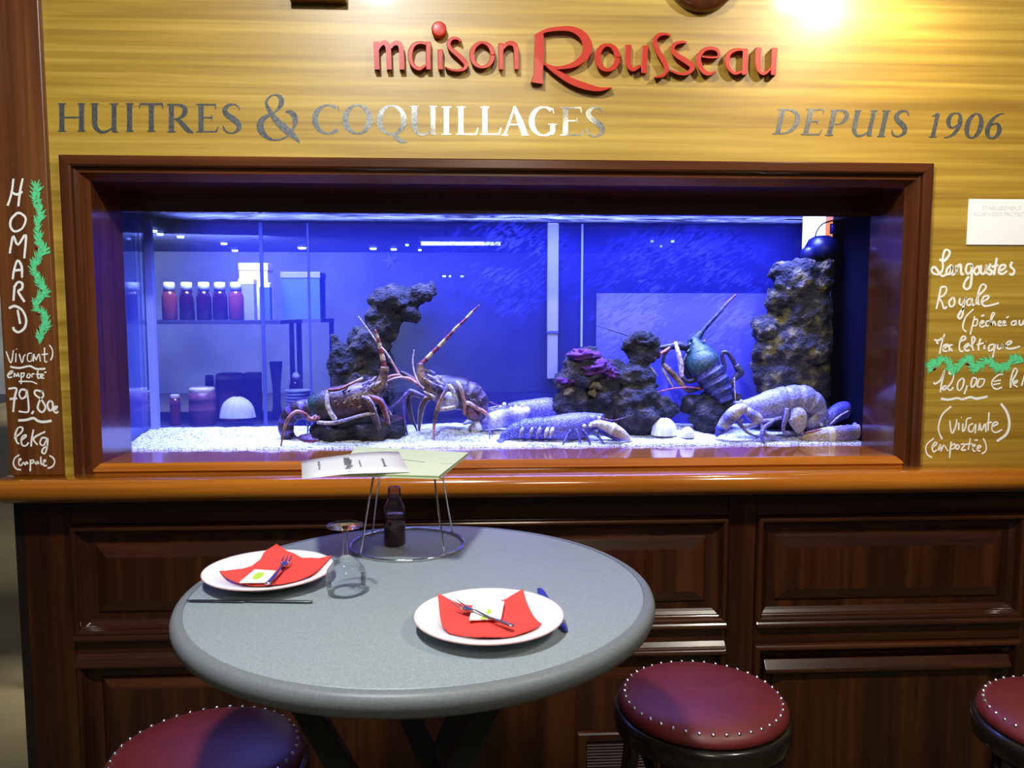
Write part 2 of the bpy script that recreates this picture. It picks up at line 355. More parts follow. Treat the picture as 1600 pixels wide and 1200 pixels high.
    def ribbon(s, pw, place, y0, y1, mi=0, k=6, closed=False):
        """flat stroke of varying width: pw = [(px, py, width px)], laid in the plane by PLACE(px, py, y), between depths y0 (front) and y1"""
        s.nudge = (s.nudge+.000037) % .0006        # overlapping strokes lie over one another, never in one plane
        dd = smooth_path(pw, k, closed); n = len(dd); Lf = []; Rg = []
        for i in range(n):
            a = dd[(i-1) % n] if (closed or i) else dd[i]; b = dd[(i+1) % n] if (closed or i < n-1) else dd[i]
            tx, ty = b[0]-a[0], b[1]-a[1]; l = math.hypot(tx, ty) or 1; h = max(dd[i][2], .05)/2
            Lf.append((dd[i][0]-ty/l*h, dd[i][1]+tx/l*h)); Rg.append((dd[i][0]+ty/l*h, dd[i][1]-tx/l*h))
        vs = []
        for i in range(n):
            e = s.nudge; vs += [place(*Lf[i], y0-e), place(*Rg[i], y0-e), place(*Rg[i], y1), place(*Lf[i], y1)]
        fs = []
        for i in range(n if closed else n-1):
            a = 4*i; b = 4*((i+1) % n)
            fs += [(a, a+1, b+1, b), (a+1, a+2, b+2, b+1), (a+3, a, b, b+3), (a+2, a+3, b+3, b+2)]
        if not closed: fs += [(0, 3, 2, 1), (4*n-4, 4*n-3, 4*n-2, 4*n-1)]
        return s.add(vs, fs, mi)
    def build(s, name, mats, parent=None, bevel=0.0, label=None, fix=True):
        me = bpy.data.meshes.new(name)
        if parent is None:
            xs = [p.x for p in s.v]; ys = [p.y for p in s.v]; zs = [p.z for p in s.v]
            org = Vector(((min(xs)+max(xs))/2, (min(ys)+max(ys))/2, min(zs)))
        else: org = ORG[parent.name]
        me.from_pydata([tuple(p-org) for p in s.v], [], s.f)
        if not isinstance(mats, (list, tuple)): mats = [mats]
        for m in mats: me.materials.append(m)
        me.polygons.foreach_set('material_index', s.mi); me.polygons.foreach_set('use_smooth', s.sm)
        if s.col:
            at = me.color_attributes.new('pigment', 'FLOAT_COLOR', 'POINT')
            for i in range(len(s.v)): at.data[i].color = (*s.col.get(i, (.1, .1, .1)), 1)
        if fix:
            b = bmesh.new(); b.from_mesh(me); bmesh.ops.recalc_face_normals(b, faces=b.faces); b.to_mesh(me); b.free()
        me.update()
        o = bpy.data.objects.new(name, me); C.objects.link(o)
        if parent is None: o.location = org
        else: o.parent = parent
        ORG[o.name] = org
        if bevel:
            bv = o.modifiers.new('bevel', 'BEVEL'); bv.width = bevel; bv.segments = 2; bv.limit_method = 'ANGLE'; bv.angle_limit = .7
        if label: o['label'] = label
        return o
def tag(o, label, cat, group=None):
    o['label'] = label; o['category'] = cat
    if group: o['group'] = group
    return o
def struct(o, label=None):
    o['kind'] = 'structure'
    if label: o['label'] = label
    return o
def thing(name, label, cat, loc, group=None):
    o = bpy.data.objects.new(name, None); C.objects.link(o); o.location = loc; o.empty_display_size = .05
    ORG[o.name] = Vector(loc); return tag(o, label, cat, group)
def copy_tree(o, loc, label, dz=0.0):
    def cp(x, par):
        c = x.copy(); C.objects.link(c); ORG[c.name] = Vector(loc)
        if par is not None: c.parent = par
        for ch in list(x.children): cp(ch, c)
        return c
    r = cp(o, None); r.location = loc; r.rotation_euler.z = dz; r['label'] = label; return r

# ------------------------------------------------------------------ the setting
WALL = .012                                        # face of the golden panel; the frame's face is y = 0
FX0, FX1, FZ0, FZ1 = -1.0009, 1.1972, 1.1307, 1.9232
PROF = [(0.0, WALL), (0.0, -.002), (.003, -.004), (.022, -.004), (.026, 0.0), (.028, .010), (.034, .012), (.037, .004), (.041, .004), (.058, .030)]
OPX0, OPX1, OPZ1 = FX0+.058, FX1-.058, FZ1-.050
GLY = .205                                         # glass plane
def frame_loop(mb, x0, x1, z0, z1, prof, bottom=False, mi_v=0, mi_h=1):
    K = len(prof)
    vs = []
    for d, y in prof:
        vs += [(x0+d, y, z0+(d if bottom else 0)), (x0+d, y, z1-d), (x1-d, y, z1-d), (x1-d, y, z0+(d if bottom else 0))]
    for i in range(K-1):
        a = 4*i; b = a+4
        o = len(mb.v)
    fv, fh = [], []
    for i in range(K-1):
        a = 4*i; b = a+4
        fv += [(a, a+1, b+1, b), (a+2, a+3, b+3, b+2)]; fh += [(a+1, a+2, b+2, b+1)]
        if bottom: fh += [(a+3, a, b, b+3)]
    o = len(mb.v)
    mb.add(vs, fv, mi_v); mb.f += [[o+i for i in f] for f in fh]; mb.mi += [mi_h]*len(fh); mb.sm += [False]*len(fh)
# golden wall panel with the opening cut out
b = MB(); XL = P(18, 742, 0).x; XR = 2.4; ZT = 2.62; XP = P(99, 738, 0).x
zc = FZ1-.012; q = [(XL, 1.10), (FX0+.012, 1.10), (FX0+.012, zc), (FX1-.012, zc), (FX1-.012, 1.10), (XR, 1.10), (XR, ZT), (XL, ZT)]; b.prism([(x, WALL, z) for x, z in q], (0, .05, 0))
struct(b.build('wall_front', M['gold'], bevel=0), 'golden veneered wall panel above and beside the fish tank')
b = MB(); b.box(XL-.001, XP, -.006, WALL, 1.131, ZT)
struct(b.build('trim_1', M['post'], bevel=.003), 'red-brown wooden post on the left with chalk prices')
b = MB(); frame_loop(b, FX0, FX1, FZ0, FZ1, PROF+[(.058, GLY)])
struct(b.build('trim_2', [M['frame'], M['frame_h']]), 'mahogany frame and reveal around the fish tank')
# header board over the water line and sill under the glass
zh = P(760, 334, GLY).z
b = MB(); b.box(OPX0, OPX1, GLY, GLY+.02, zh, OPZ1+.02); struct(b.build('trim_3', M['frame_h']), 'dark header board above the tank water line')
zs = P(760, 700, GLY).z; SILLZ = zs
b = MB()
sp = [(GLY+.02, zs), (.030, zs), (.024, zs-.001), (.002, 1.1385), (.008, 1.134), (.008, 1.10), (GLY+.02, 1.10)]
b.prism([(OPX0-.014, y, z) for y, z in sp], (OPX1-OPX0+.028, 0, 0))
struct(b.build('trim_4', M['sill']), 'varnished sloping sill below the tank glass')
# rounded ledge
b = MB(); nose = [(.012, 1.1307)]+[(-.052-.026*math.sin(t), 1.1027+.028*math.cos(t)) for t in [math.pi*i/12 for i in range(13)]]+[(-.03, 1.0747), (-.028, 1.066), (.012, 1.066)]
XLE = P(2, 760, -.03).x
b.prism([(XLE, y, z) for y, z in nose], (XR-XLE, 0, 0), 0, True)
o = struct(b.build('trim_5', M['sill'], bevel=.002), 'rounded varnished ledge running under the tank')
b = MB(); WZ1 = 1.067; XWL = P(62, 900, .03).x
# panelling: backing, stiles and rails
b.box(P(45, 900, .03).x, XR, .030, .06, 0.0, WZ1)
struct(b.build('wall_base', M['panel'], bevel=.002), 'dark mahogany panelling below the ledge')
xs = lambda px, py=900: P(px, py, .03).x
zz = lambda py, px=1000: P(px, py, .03).z
S1a, S1b, S2a, S2b, S3a, S3b = P(45, 900, .03).x, xs(118), xs(1133), xs(1177), xs(1592), XR
rail_t, rail_m0, rail_m1 = zz(806), zz(972), zz(1006)
def rails(name, x0, x1, z0, z1, mat, lab): b = MB(); b.box(x0, x1, .016, .031, z0, z1); struct(b.build(name, mat, bevel=.003), lab)
rails('trim_6', S1a, S1b, 0, WZ1, M['panel'], 'left stile of the mahogany panelling')
rails('trim_7', S2a, S2b, 0, WZ1, M['panel'], 'middle stile of the mahogany panelling')
rails('trim_8', S3a, S3b, 0, WZ1, M['panel'], 'right stile of the mahogany panelling')
b = MB()
for x0, x1 in ((S1b, S2a), (S2b, S3a)):
    b.box(x0, x1, .016, .031, rail_t, WZ1); b.box(x0, x1, .016, .031, rail_m1, rail_m0); b.box(x0, x1, .016, .031, 0, .10)
struct(b.build('trim_9', M['panel_h'], bevel=.003), 'rails of the mahogany panelling')
MOLD = [(0, .018)]+[(.009-.009*math.cos(math.pi*i/9), .010-.011*math.sin(math.pi*i/9)) for i in range(10)]+[(.020, .014), (.023, .020), (.030, .026), (.036, .030)]
FIELD = [(.055, .030), (.060, .025), (.085, .016), (.088, .015)]
def panel(name, x0, x1, z0, z1, lab):
    b = MB(); frame_loop(b, x0, x1, z0, z1, MOLD, True)
    frame_loop(b, x0, x1, z0, z1, FIELD, True)
    b.box(x0+.088, x1-.088, .0148, .03, z0+.088, z1-.088)
    struct(b.build(name, [M['panel'], M['panel_h']]), lab)
panel('trim_10', S1b, S2a, rail_m0, rail_t, 'upper raised panel behind the table')
panel('trim_11', S2b, S3a, rail_m0, rail_t, 'upper raised panel on the right')
panel('trim_12', S1b, S2a, .10, rail_m1, 'lower raised panel behind the table')
panel('trim_13', S2b, S3a, .10, rail_m1, 'lower raised panel on the right')
def sloped_rail(name, x0, x1, z, lab):      # moulding with a sloping top that catches the lamp light
    b = MB(); b.prism([(x0, y_, z+h) for y_, h in ((.018, -.012), (-.001, -.012), (-.004, -.009), (-.004, -.004), (-.002, .000), (.0144, .021), (.018, .022))], (x1-x0, 0, 0)); struct(b.build(name, M['panel_h'], bevel=.0015), lab)
sloped_rail('trim_14', S1b+.002, S2a-.002, zz(972), 'shiny sloping moulding above the rail behind the table')
sloped_rail('trim_15', S2b+.002, S3a-.002, zz(972), 'shiny sloping moulding above the rail on the right')
sloped_rail('trim_16', S1b+.002, S2a-.002, zz(1012), 'shiny sloping moulding under the rail behind the table')
sloped_rail('trim_17', S2b+.030, S3a-.030, zz(1043), 'thin shiny moulding at the top of the lower right panel')
b = MB(); b.box(P(28, 900, .02).x, P(45, 900, .03).x, .018, .9, 0, WZ1); struct(b.build('wall_left', M['black_wood']), 'black end face of the panelled counter')
b = MB(); b.box(-8, 8, -6, 14, -.05, 0); struct(b.build('floor', M['floor']), 'beige tiled floor')
b = MB(); b.box(-9, 8, 13.5, 13.6, 0, 3.4); struct(b.build('wall_back', M['dark_room']), 'dark far wall of the shop')
b = MB(); b.box(-9, 8, .75, 13.6, 2.68, 2.78); struct(b.build('ceiling', M['blue_room']), 'shop ceiling behind the tank')

# ------------------------------------------------------------------ aquarium
BKY = .455
TX0, TX1 = OPX0-.038, OPX1+.006
ZW = zh+.004                                        # water level
aq = thing('aquarium', 'long glass fish tank lit blue, built into the wall above the ledge', 'aquarium', ((TX0+TX1)/2, .33, SILLZ-.05))
b = MB(); b.box(TX0, TX1, GLY+.001, GLY+.009, SILLZ-.04, zh+.02); b.build('front_glass', M['front_pane'], aq)
b = MB(); b.box(TX0, TX1, BKY, BKY+.004, SILLZ-.04, ZW+.06); b.build('back_glass', M['back_pane'], aq, label='blue-tinted rear glass, streaked on the right')
b = MB(); b.box(TX0-.006, TX0, GLY+.01, BKY, SILLZ-.04, ZW+.06); b.build('side_glass', M['side_pane'], aq)
b = MB(); b.box(TX1, TX1+.006, GLY+.01, BKY, SILLZ-.04, ZW+.06); b.build('side_panel', M['black_panel'], aq, label='dark right end of the tank')
b = MB(); b.box(TX0, TX1, GLY+.01, BKY, SILLZ-.05, SILLZ-.04); b.build('base', M['dark_seam'], aq)
b = MB(); b.add([(TX0, GLY+.01, ZW), (TX1, GLY+.01, ZW), (TX1, BKY, ZW), (TX0, BKY, ZW)], [(0, 1, 2, 3)]); b.build('water_surface', M['water_top'], aq)
b = MB(); b.box(TX0+.002, TX0+.024, BKY-.020, BKY-.001, SILLZ-.03, ZW); b.build('corner_seam', M['seam'], aq, label='pale blue silicone corner strip')
for px, wd, mat, lab in ((410, .011, 'dark_seam', 'dark upright joint in the rear glass'), (483, .007, 'dark_seam', 'thin dark upright joint in the rear glass'), (909, .006, 'seam', 'thin pale upright line on the rear glass')):
    x = P(px, 450, BKY).x
    b = MB(); b.box(x-wd/2, x+wd/2, BKY-.004, BKY-.0005, SILLZ-.03 if px < 600 else P(909, 542, BKY).z, ZW-.004); b.build('upright_seam', M[mat], aq, label=lab)

ZF, ZB = SILLZ+.004, P(760, 664, BKY).z
def sand_z(x, y):
    t = min(1, max(0, (y-GLY)/(BKY-GLY)))
    z = ZF+(ZB-ZF)*t
    def mound(px, py, h, sx, sy):
        c = P(px, 680, GLY+.25*py); dx = (x-c.x)/sx; dy = (y-(GLY+.25*py))/sy
        return h*math.exp(-dx*dx-dy*dy)
    z += mound(695, .6, .018, .10, .10)-mound(330, .45, .016, .17, .05)+mound(820, .7, .012, .15, .08)+mound(1060, .5, .010, .1, .1)+mound(440, .5, .008, .08, .09)
    z += .003*noise.noise(Vector((x*18, y*18, 3)))+.0016*noise.noise(Vector((x*60, y*60, 1)))
    return max(z, ZF-.006+.02*t)
def foot(px, py):
    """where a sight line through the photo point meets the gravel"""
    lo, hi = GLY+.012, BKY-.01
    for _ in range(40):
        m = (lo+hi)/2; p = P(px, py, m)
        if p.z > sand_z(p.x, m): lo = m
        else: hi = m
    return P(px, py, (lo+hi)/2)
b = MB(); nx, ny = 340, 46; vs = []
for i in range(nx+1):
    x = TX0+(TX1-TX0)*i/nx
    for j in range(ny+1):
        y = GLY+.0105+(BKY-GLY-.011)*j/ny
        z = sand_z(x, y)+(.0012*noise.noise(Vector((x*260, y*260, 5))))
        vs.append((x, y, z))
fs = [(i*(ny+1)+j, (i+1)*(ny+1)+j, (i+1)*(ny+1)+j+1, i*(ny+1)+j+1) for i in range(nx) for j in range(ny)]
vs2 = [(v[0], v[1], SILLZ-.038) for i, v in enumerate(vs) if i % (ny+1) == 0]
o0 = len(vs); fs += [(i*(ny+1), o0+i, o0+i+1, (i+1)*(ny+1)) for i in range(nx)]
b.add(vs+vs2, fs, 0, True)
o = tag(b.build('gravel', M['sand'], fix=False), 'white gravel bed covering the bottom of the fish tank', 'gravel'); o['kind'] = 'stuff'

# rocks: lumps fused into one skin, then roughened
def rock(name, label, blobs, mat, vox=.006, amp=.012, cut=None, seed=0, parts=()):
    b = MB()
    for px, py, y, rx, ry, ff in blobs:
        c = P(px, py, y); m = m_px(c); b.ball(c, rx*m, rx*m*ff, ry*m, 14)
    o = b.build(name, M[mat])
    md = o.modifiers.new('fuse', 'REMESH'); md.mode = 'VOXEL'; md.voxel_size = vox
    dg = bpy.context.evaluated_depsgraph_get(); ev = o.evaluated_get(dg); me = bpy.data.meshes.new_from_object(ev)
    o.modifiers.clear(); old = o.data; o.data = me; bpy.data.meshes.remove(old); me.name = name
    nr = [v.normal.copy() for v in me.vertices]
    for v, n_ in zip(me.vertices, nr):
        p = v.co+Vector((seed*3.1, 0, 0))
        d = noise.fractal(p*28, .9, 2.1, 4)*amp+max(0, noise.noise(p*55))*amp*.9-abs(noise.noise(p*16))*amp*.8
        v.co += n_*d
        if cut is not None and v.co.x+ORG[o.name].x > cut(v.co.z+ORG[o.name].z): v.co.x = cut(v.co.z+ORG[o.name].z)-ORG[o.name].x
        v.co.y = min(v.co.y, BKY-.004-ORG[o.name].y); v.co.y = max(v.co.y, GLY+.012-ORG[o.name].y)
    for f in me.polygons: f.use_smooth = True
    if not me.materials: me.materials.append(M[mat])
    return tag(o, label, 'rock')
rock('reef_rock', 'tall dark rock leaning right behind the two big spiny lobsters',
     [(655, 462, .40, 22, 17, .8), (672, 455, .40, 12, 12, 1), (612, 468, .40, 34, 24, .7), (640, 490, .40, 20, 17, .8), (590, 470, .40, 14, 14, 1), (598, 505, .40, 30, 32, .7), (575, 540, .40, 34, 34, .7), (550, 560, .40, 24, 28, .8), (535, 575, .39, 22, 40, .8), (590, 575, .40, 26, 40, .7), (565, 620, .39, 50, 40, .5), (525, 545, .40, 9, 22, 1)], 'rock', seed=1)
rock('reef_rock', 'low dark boulder on the gravel under the left spiny lobster',
     [(525, 672, .30, 34, 20, .8), (575, 668, .31, 40, 22, .8), (610, 672, .32, 26, 22, .8), (500, 674, .29, 18, 14, .8)], 'rock', seed=2)
rock('reef_rock', 'purple-topped rock beside the pale upright tube',
     [(905, 590, .36, 34, 26, .7), (915, 560, .37, 26, 16, .8), (930, 572, .36, 26, 20, .8), (898, 635, .36, 36, 30, .7), (940, 630, .36, 32, 32, .7), (880, 600, .36, 16, 12, 1), (895, 568, .36, 16, 14, 1), (960, 580, .37, 22, 16, .8), (950, 600, .36, 20, 22, .8)], 'rock_purple', seed=3)
rock('reef_rock', 'stacked mushroom-shaped dark rock in the middle of the tank',
     [(1003, 534, .37, 26, 17, .8), (985, 540, .37, 14, 14, 1), (1020, 545, .37, 12, 14, 1), (1000, 560, .37, 20, 18, .9), (992, 590, .36, 30, 24, .8), (1010, 600, .36, 18, 26, .8), (995, 625, .35, 36, 26, .8), (1000, 655, .33, 34, 28, .8), (975, 645, .34, 18, 28, .8), (1035, 640, .36, 26, 20, .8), (970, 590, .37, 14, 16, 1)], 'rock', seed=4)
rk = bpy.data.objects['reef_rock.002']
def growth(name, mat, blobs):
    b = MB()
    for px, py, y, rx, ry in blobs:
        c = P(px, py, y); m = m_px(c); n0 = len(b.v); b.ball(c, rx*m, rx*m*.7, ry*m, 28)
        for i in range(n0, len(b.v)): v = b.v[i]; b.v[i] = v+(v-c)*(.55*noise.noise(v*45)+.5*noise.noise(v*110))
    b.build(name, M[mat], rk)
growth('purple_algae', 'algae_purple', [(932, 575, .340, 24, 12), (912, 556, .345, 22, 10), (890, 594, .335, 15, 7), (955, 583, .345, 16, 9)])
growth('yellow_sponge', 'algae_yellow', [(930, 604, .325, 10, 6), (926, 614, .32, 8, 6)])
growth('yellow_sponge', 'algae_yellow', [(889, 612, .325, 9, 6)])
XC = P(1298, 500, .37)
rock('reef_rock', 'tall olive rock pillar at the right end of the tank',
     [(1250, 440, .38, 44, 36, .6), (1262, 490, .38, 40, 46, .6), (1215, 470, .39, 22, 24, .8), (1200, 515, .39, 26, 22, .8), (1200, 550, .39, 26, 22, .8), (1250, 545, .38, 50, 40, .6), (1225, 590, .39, 50, 36, .6), (1265, 600, .38, 40, 50, .6), (1255, 640, .38, 46, 34, .6), (1185, 570, .40, 14, 12, 1), (1215, 640, .39, 46, 30, .6), (1222, 425, .39, 22, 18, .8), (1285, 430, .38, 24, 30, .7), (1285, 520, .38, 24, 60, .7)], 'rock_olive', cut=lambda z: XC.x, seed=5, amp=.011)
rock('reef_rock', 'dark boulder beneath the spiny lobster that turns its back',
     [(1105, 655, .34, 26, 26, .8), (1125, 640, .36, 24, 22, .8), (1085, 632, .37, 24, 16, .8), (1110, 628, .37, 24, 16, .8), (1140, 625, .38, 14, 12, 1)], 'rock', seed=6)

# pale things fixed or standing in the tank
c0 = P(863, 345, BKY-.012); c1 = P(863, 592, BKY-.012); m = m_px(c0)
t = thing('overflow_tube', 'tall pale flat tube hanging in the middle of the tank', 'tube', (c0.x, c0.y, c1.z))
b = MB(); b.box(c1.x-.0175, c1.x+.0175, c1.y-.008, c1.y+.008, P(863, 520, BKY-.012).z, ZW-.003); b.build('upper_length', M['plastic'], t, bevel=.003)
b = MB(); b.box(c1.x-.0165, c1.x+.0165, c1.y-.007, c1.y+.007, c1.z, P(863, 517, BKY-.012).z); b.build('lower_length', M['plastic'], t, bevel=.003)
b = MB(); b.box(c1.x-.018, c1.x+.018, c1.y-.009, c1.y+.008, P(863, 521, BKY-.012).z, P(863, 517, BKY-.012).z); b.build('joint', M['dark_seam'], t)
a0 = P(932, 458, BKY-.004); a1 = P(1240, 660, BKY-.004)
b = MB(); b.box(a0.x, a1.x, BKY-.0065, BKY-.005, a1.z, a0.z)
tag(b.build('backing_sheet', M['backing']), 'pale sheet against the rear glass behind the rocks on the right', 'sheet')
# pump in the upper right corner
c = P(1284, 388, .40)
t = thing('water_pump', 'dark blue pump with a looped cable in the top right corner of the tank', 'pump', c)
m = m_px(c); b = MB(); b.lathe([(0, -17*m), (22*m, -17*m), (26*m, -12*m), (26*m, 2*m), (20*m, 14*m), (11*m, 19*m), (0, 20*m)], c, 24); b.build('body', M['pump'], t)
b = MB(); cc = P(1265, 396, .385); b.lathe([(0, -11*m), (12*m, -11*m), (14*m, -7*m), (13*m, 5*m), (8*m, 10*m), (0, 11*m)], cc, 20); b.build('motor_housing', M['pump'], t)
b = MB(); cc = P(1302, 357, .39); b.lathe([(0, -.016), (.010, -.016), (.010, .014), (0, .014)], cc, 14); b.build('outlet', M['blue_steel'], t, label='pale blue outlet')
b = MB(); b.tube([P(1273, 374, .39), P(1276, 362, .39), P(1284, 351, .39), P(1296, 346, .39), P(1310, 343, .39)], .0022, 6); b.build('cable', M['pump'], t)

# ------------------------------------------------------------------ animals
def critter(name, label, strokes, mat, cat='lobster', y0=.30, bumps=(), flesh=None):
    """STROKES: (points [(px, py, dy)], radii px, flatness, colours, sides). One mesh for the animal."""
    b = MB()
    for st in strokes:
        pts, rad, kd, col = st[:4]; n = st[4] if len(st) > 4 else 10
        Q = [P(px, py, y0+dy) if dy != 'f' else foot(px, py) for px, py, dy in pts]
        for i, (px, py, dy) in enumerate(pts):
            if dy != 'f' and Q[i].z < sand_z(Q[i].x, Q[i].y)-.004 and len(pts) > 2 and i in (0, len(pts)-1): Q[i] = foot(px, py)
        rr = rad if isinstance(rad, list) else [rad]*len(pts)
        rr = [r*m_px(q) for r, q in zip(rr, Q)]
        if kd == 1: b.tube(Q, rr, n, 5, 0, 1.0, col)
        else: b.tube(Q, [r*kd for r in rr], 18, 6, 0, 1/kd, col, up=Vector((-.0, 0, 1)) if kd == 'z' else None)
    for px, py, dy, r, col in bumps:
        q = P(px, py, y0+dy); b.ball(q, r*m_px(q), None, None, 8, 0, col)
    return tag(b.build(name, M[mat]), label, cat, None)
def body(pts, y0, n=20, k=8):
    """closed shell along a spine seen from the side: pts (px, py, dy, half height px, depth ratio, colour)"""
    Q = [P(a[0], a[1], y0+a[2]) for a in pts]
    data = [(*q, a[3]*m_px(q), a[4], *a[5]) for q, a in zip(Q, pts)]
    dd = smooth_path(data, k); vs = []; cl = []; fs = []
    for i, d in enumerate(dd):
        A = Vector(dd[max(i-1, 0)][:3]); B = Vector(dd[min(i+1, len(dd)-1)][:3]); t = (B-A).normalized()
        side = Vector((0, 1, 0)); side = (side-t*side.dot(t)).normalized(); u = t.cross(side)
        r = max(d[3], .0006)
        for j in range(n):
            a = 2*math.pi*j/n
            vs.append(Vector(d[:3])+u*(math.cos(a)*r)+side*(math.sin(a)*r*d[4])); cl.append(tuple(d[5:8]))
    for i in range(len(dd)-1):
        fs += [(i*n+j, i*n+(j+1) % n, (i+1)*n+(j+1) % n, (i+1)*n+j) for j in range(n)]
    fs += [tuple(range(n))[::-1], tuple((len(dd)-1)*n+j for j in range(n))]
    return vs, fs, cl
def animal(label, y0, bodies, limbs, bumps, mat, cat='lobster', name='lobster', spines=0):
    b = MB()
    for pts in bodies:
        vs, fs, cl = body(pts, y0); b.add(vs, fs, 0, True, cl)
    for pts, rad, col in limbs:
        Q = []
        for px, py, dy in pts: Q.append(foot(px, py) if dy == 'f' else P(px, py, y0+dy))
        if pts[-1][2] == 'f' and len(pts) > 2:                      # lead the limb's depth smoothly to its foot
            yf = Q[-1].y
            n = len(pts)
            for i in range(1, n-1):
                base = y0+pts[i][2]; k = (i/(n-1))**2
                Q[i] = P(pts[i][0], pts[i][1], base+(yf-base)*k)
        rr = rad if isinstance(rad, list) else [rad]*len(pts)
        b.tube(Q, [r*.88*m_px(q) for r, q in zip(rr, Q)], 12, 7, 0, 1.0, col)
    for px, py, dy, r, col in bumps:
        q = P(px, py, y0+dy); k = r*m_px(q)
        if spines: b.tube([q-Vector((spines*.4*k, -.3*k, .6*k)), q+Vector((spines*.7*k, -.5*k, .5*k)), q+Vector((spines*2.0*k, -.9*k, 1.5*k))], [k*.9, k*.6, k*.08], 7, 2, 0, 1.0, [col, col, CR])
        else: b.ball(q, k, None, None, 8, 0, col)
    return tag(b.build(name, M[mat]), label, cat)
DK, BR, RD, CR, PK, PU, GN, OC = (.028, .012, .016), (.075, .030, .016), (.17, .026, .014), (.46, .36, .31), (.42, .19, .15), (.09, .05, .20), (.018, .034, .022), (.27, .16, .07)
LV = (.30, .25, .50)
def banded(n, a=RD, c=CR): return [a if i % 2 else c for i in range(n)]
def tail_rings(spine, r, dark, light, kd, dyf=lambda t: 0):
    """a segmented tail: radius swells and colour lightens at every segment edge"""
    dd = smooth_path([(*p, q) for p, q in zip(spine, r)], 6); out = []
    for i, d in enumerate(dd):
        ph = (i % 6)/6
        out.append((d[0], d[1], dyf(i/len(dd)), d[2]*(1.0 if ph < .6 else .945), kd, dark if ph < .6 else light))
    return out

# spiny lobster on the left, facing right
YA = .300
A_body = [(476, 640, .0, 12, .8, DK), (484, 640, 0, 18, .8, GN), (497, 637, 0, 23, .85, GN), (515, 633, 0, 27, .85, (.045, .022, .014)), (540, 629, 0, 28, .85, (.06, .026, .016)), (562, 622, 0, 25, .85, (.12, .06, .03)), (582, 613, 0, 18, .9, (.22, .13, .07)), (596, 604, 0, 11, .9, BR), (603, 598, 0, 5, .9, OC)]
A_tail = tail_rings([(488, 640), (470, 640), (455, 648), (447, 663), (450, 680), (462, 690)], [18, 16, 14, 13, 11, 7], DK, PU, .9)
A_fan = [(462, 690, 0, 4, 2, BR), (475, 691, -.004, 5, 4, RD), (492, 690, -.008, 4, 4.5, RD), (503, 689, -.01, 2, 3, BR)]
A_fan2 = [(470, 683, .0, 4, 2, PU), (486, 684, -.01, 7, 1.6, (.30, .20, .62)), (499, 687, -.012, 4, 1.5, (.26, .16, .40))]
A_limbs = [
 ([(585, 612, -.02), (595, 598, -.02), (600, 584, -.02), (601, 573, -.02)], [9, 9, 8, 7], [BR, OC, BR, OC]),
 ([(601, 576, -.02), (598, 560, -.02), (595, 547, -.02), (592, 535, -.02), (589, 525, -.02), (586, 515, -.02)], [5, 4.6, 4, 3.6, 3.2, 2.2], ('band', RD, (.5, .34, .16), 7)),
 ([(590, 608, -.01), (597, 597, -.015), (610, 588, -.02), (625, 586, -.02)], [3.2, 3, 2.6, 2.4], PK),
 ([(586, 614, .01), (597, 602, .012), (612, 593, .01), (627, 589, .01)], [3, 2.8, 2.2, 2], [CR, PK, PK, CR]),
 ([(566, 622, -.05), (574, 626, -.06), (582, 640, -.07), (590, 664, -.06), (598, 688, 'f')], [6, 7, 6.5, 5.5, 2.5], ('stripe', CR, BR)),
 ([(575, 620, -.03), (592, 626, -.05), (602, 645, -.05), (606, 664, -.05), (606, 683, 'f')], [5, 5.5, 5, 4.5, 2.5], ('stripe', CR, RD)),
 ([(578, 616, .03), (588, 612, .04), (600, 630, .04), (612, 650, .04), (618, 660, .04)], [3, 3, 2.6, 2.2, 1.2], [PU, CR, PU, PK, PK]),
 ([(567, 591, -.06), (550, 599, -.065), (531, 608, -.07), (512, 610, -.07)], [2.6, 2.6, 2.8, 3.2], [CR, PK, RD, RD]),
 ([(513, 610, -.07), (511, 626, -.075), (515, 642, -.075), (524, 656, -.07)], [3.0, 4.2, 4.4, 4.6], (.66, .58, .62)),
 ([(496, 660, -.05), (520, 661, -.06), (545, 655, -.06), (565, 649, -.06), (586, 645, -.06)], [3.2, 3.6, 3.4, 3.2, 3], [CR, CR, LV, CR, CR]),
 ([(500, 652, -.03), (485, 655, -.05), (478, 648, -.05), (463, 643, -.06), (450, 655, -.06), (443, 675, -.06), (439, 697, 'f')], [5, 4, 3.5, 3, 3, 2.4, 1.3], [RD, PK, RD, PK, PK, OC, RD]),
 ([(487, 652, -.02), (481, 653, -.03), (481, 664, -.03), (481, 677, 'f')], [2.5, 2.4, 2, 1.4], PU),
]
A_bumps = [(578, 597, -.03, 4, LV), (570, 600, -.035, 4.5, LV), (583, 592, -.02, 3, CR), (566, 606, -.04, 3, LV), (588, 601, -.035, 4, CR), (577, 605, -.04, 3.5, CR), (489, 652, -.045, 3, CR), (495, 656, -.05, 2.5, RD), (574, 593, -.02, 2.4, PU)]
R1 = random.Random(3)
for k in range(26):
    A_bumps.append((R1.uniform(520, 590), R1.uniform(606, 640), -.055, R1.uniform(1.2, 2.2), R1.choice((OC, RD, CR, BR))))
animal('brown spiny lobster at the left facing right, tail curled under on the gravel', YA, [A_body, A_tail, A_fan, A_fan2], A_limbs, A_bumps, 'spiny', spines=1)

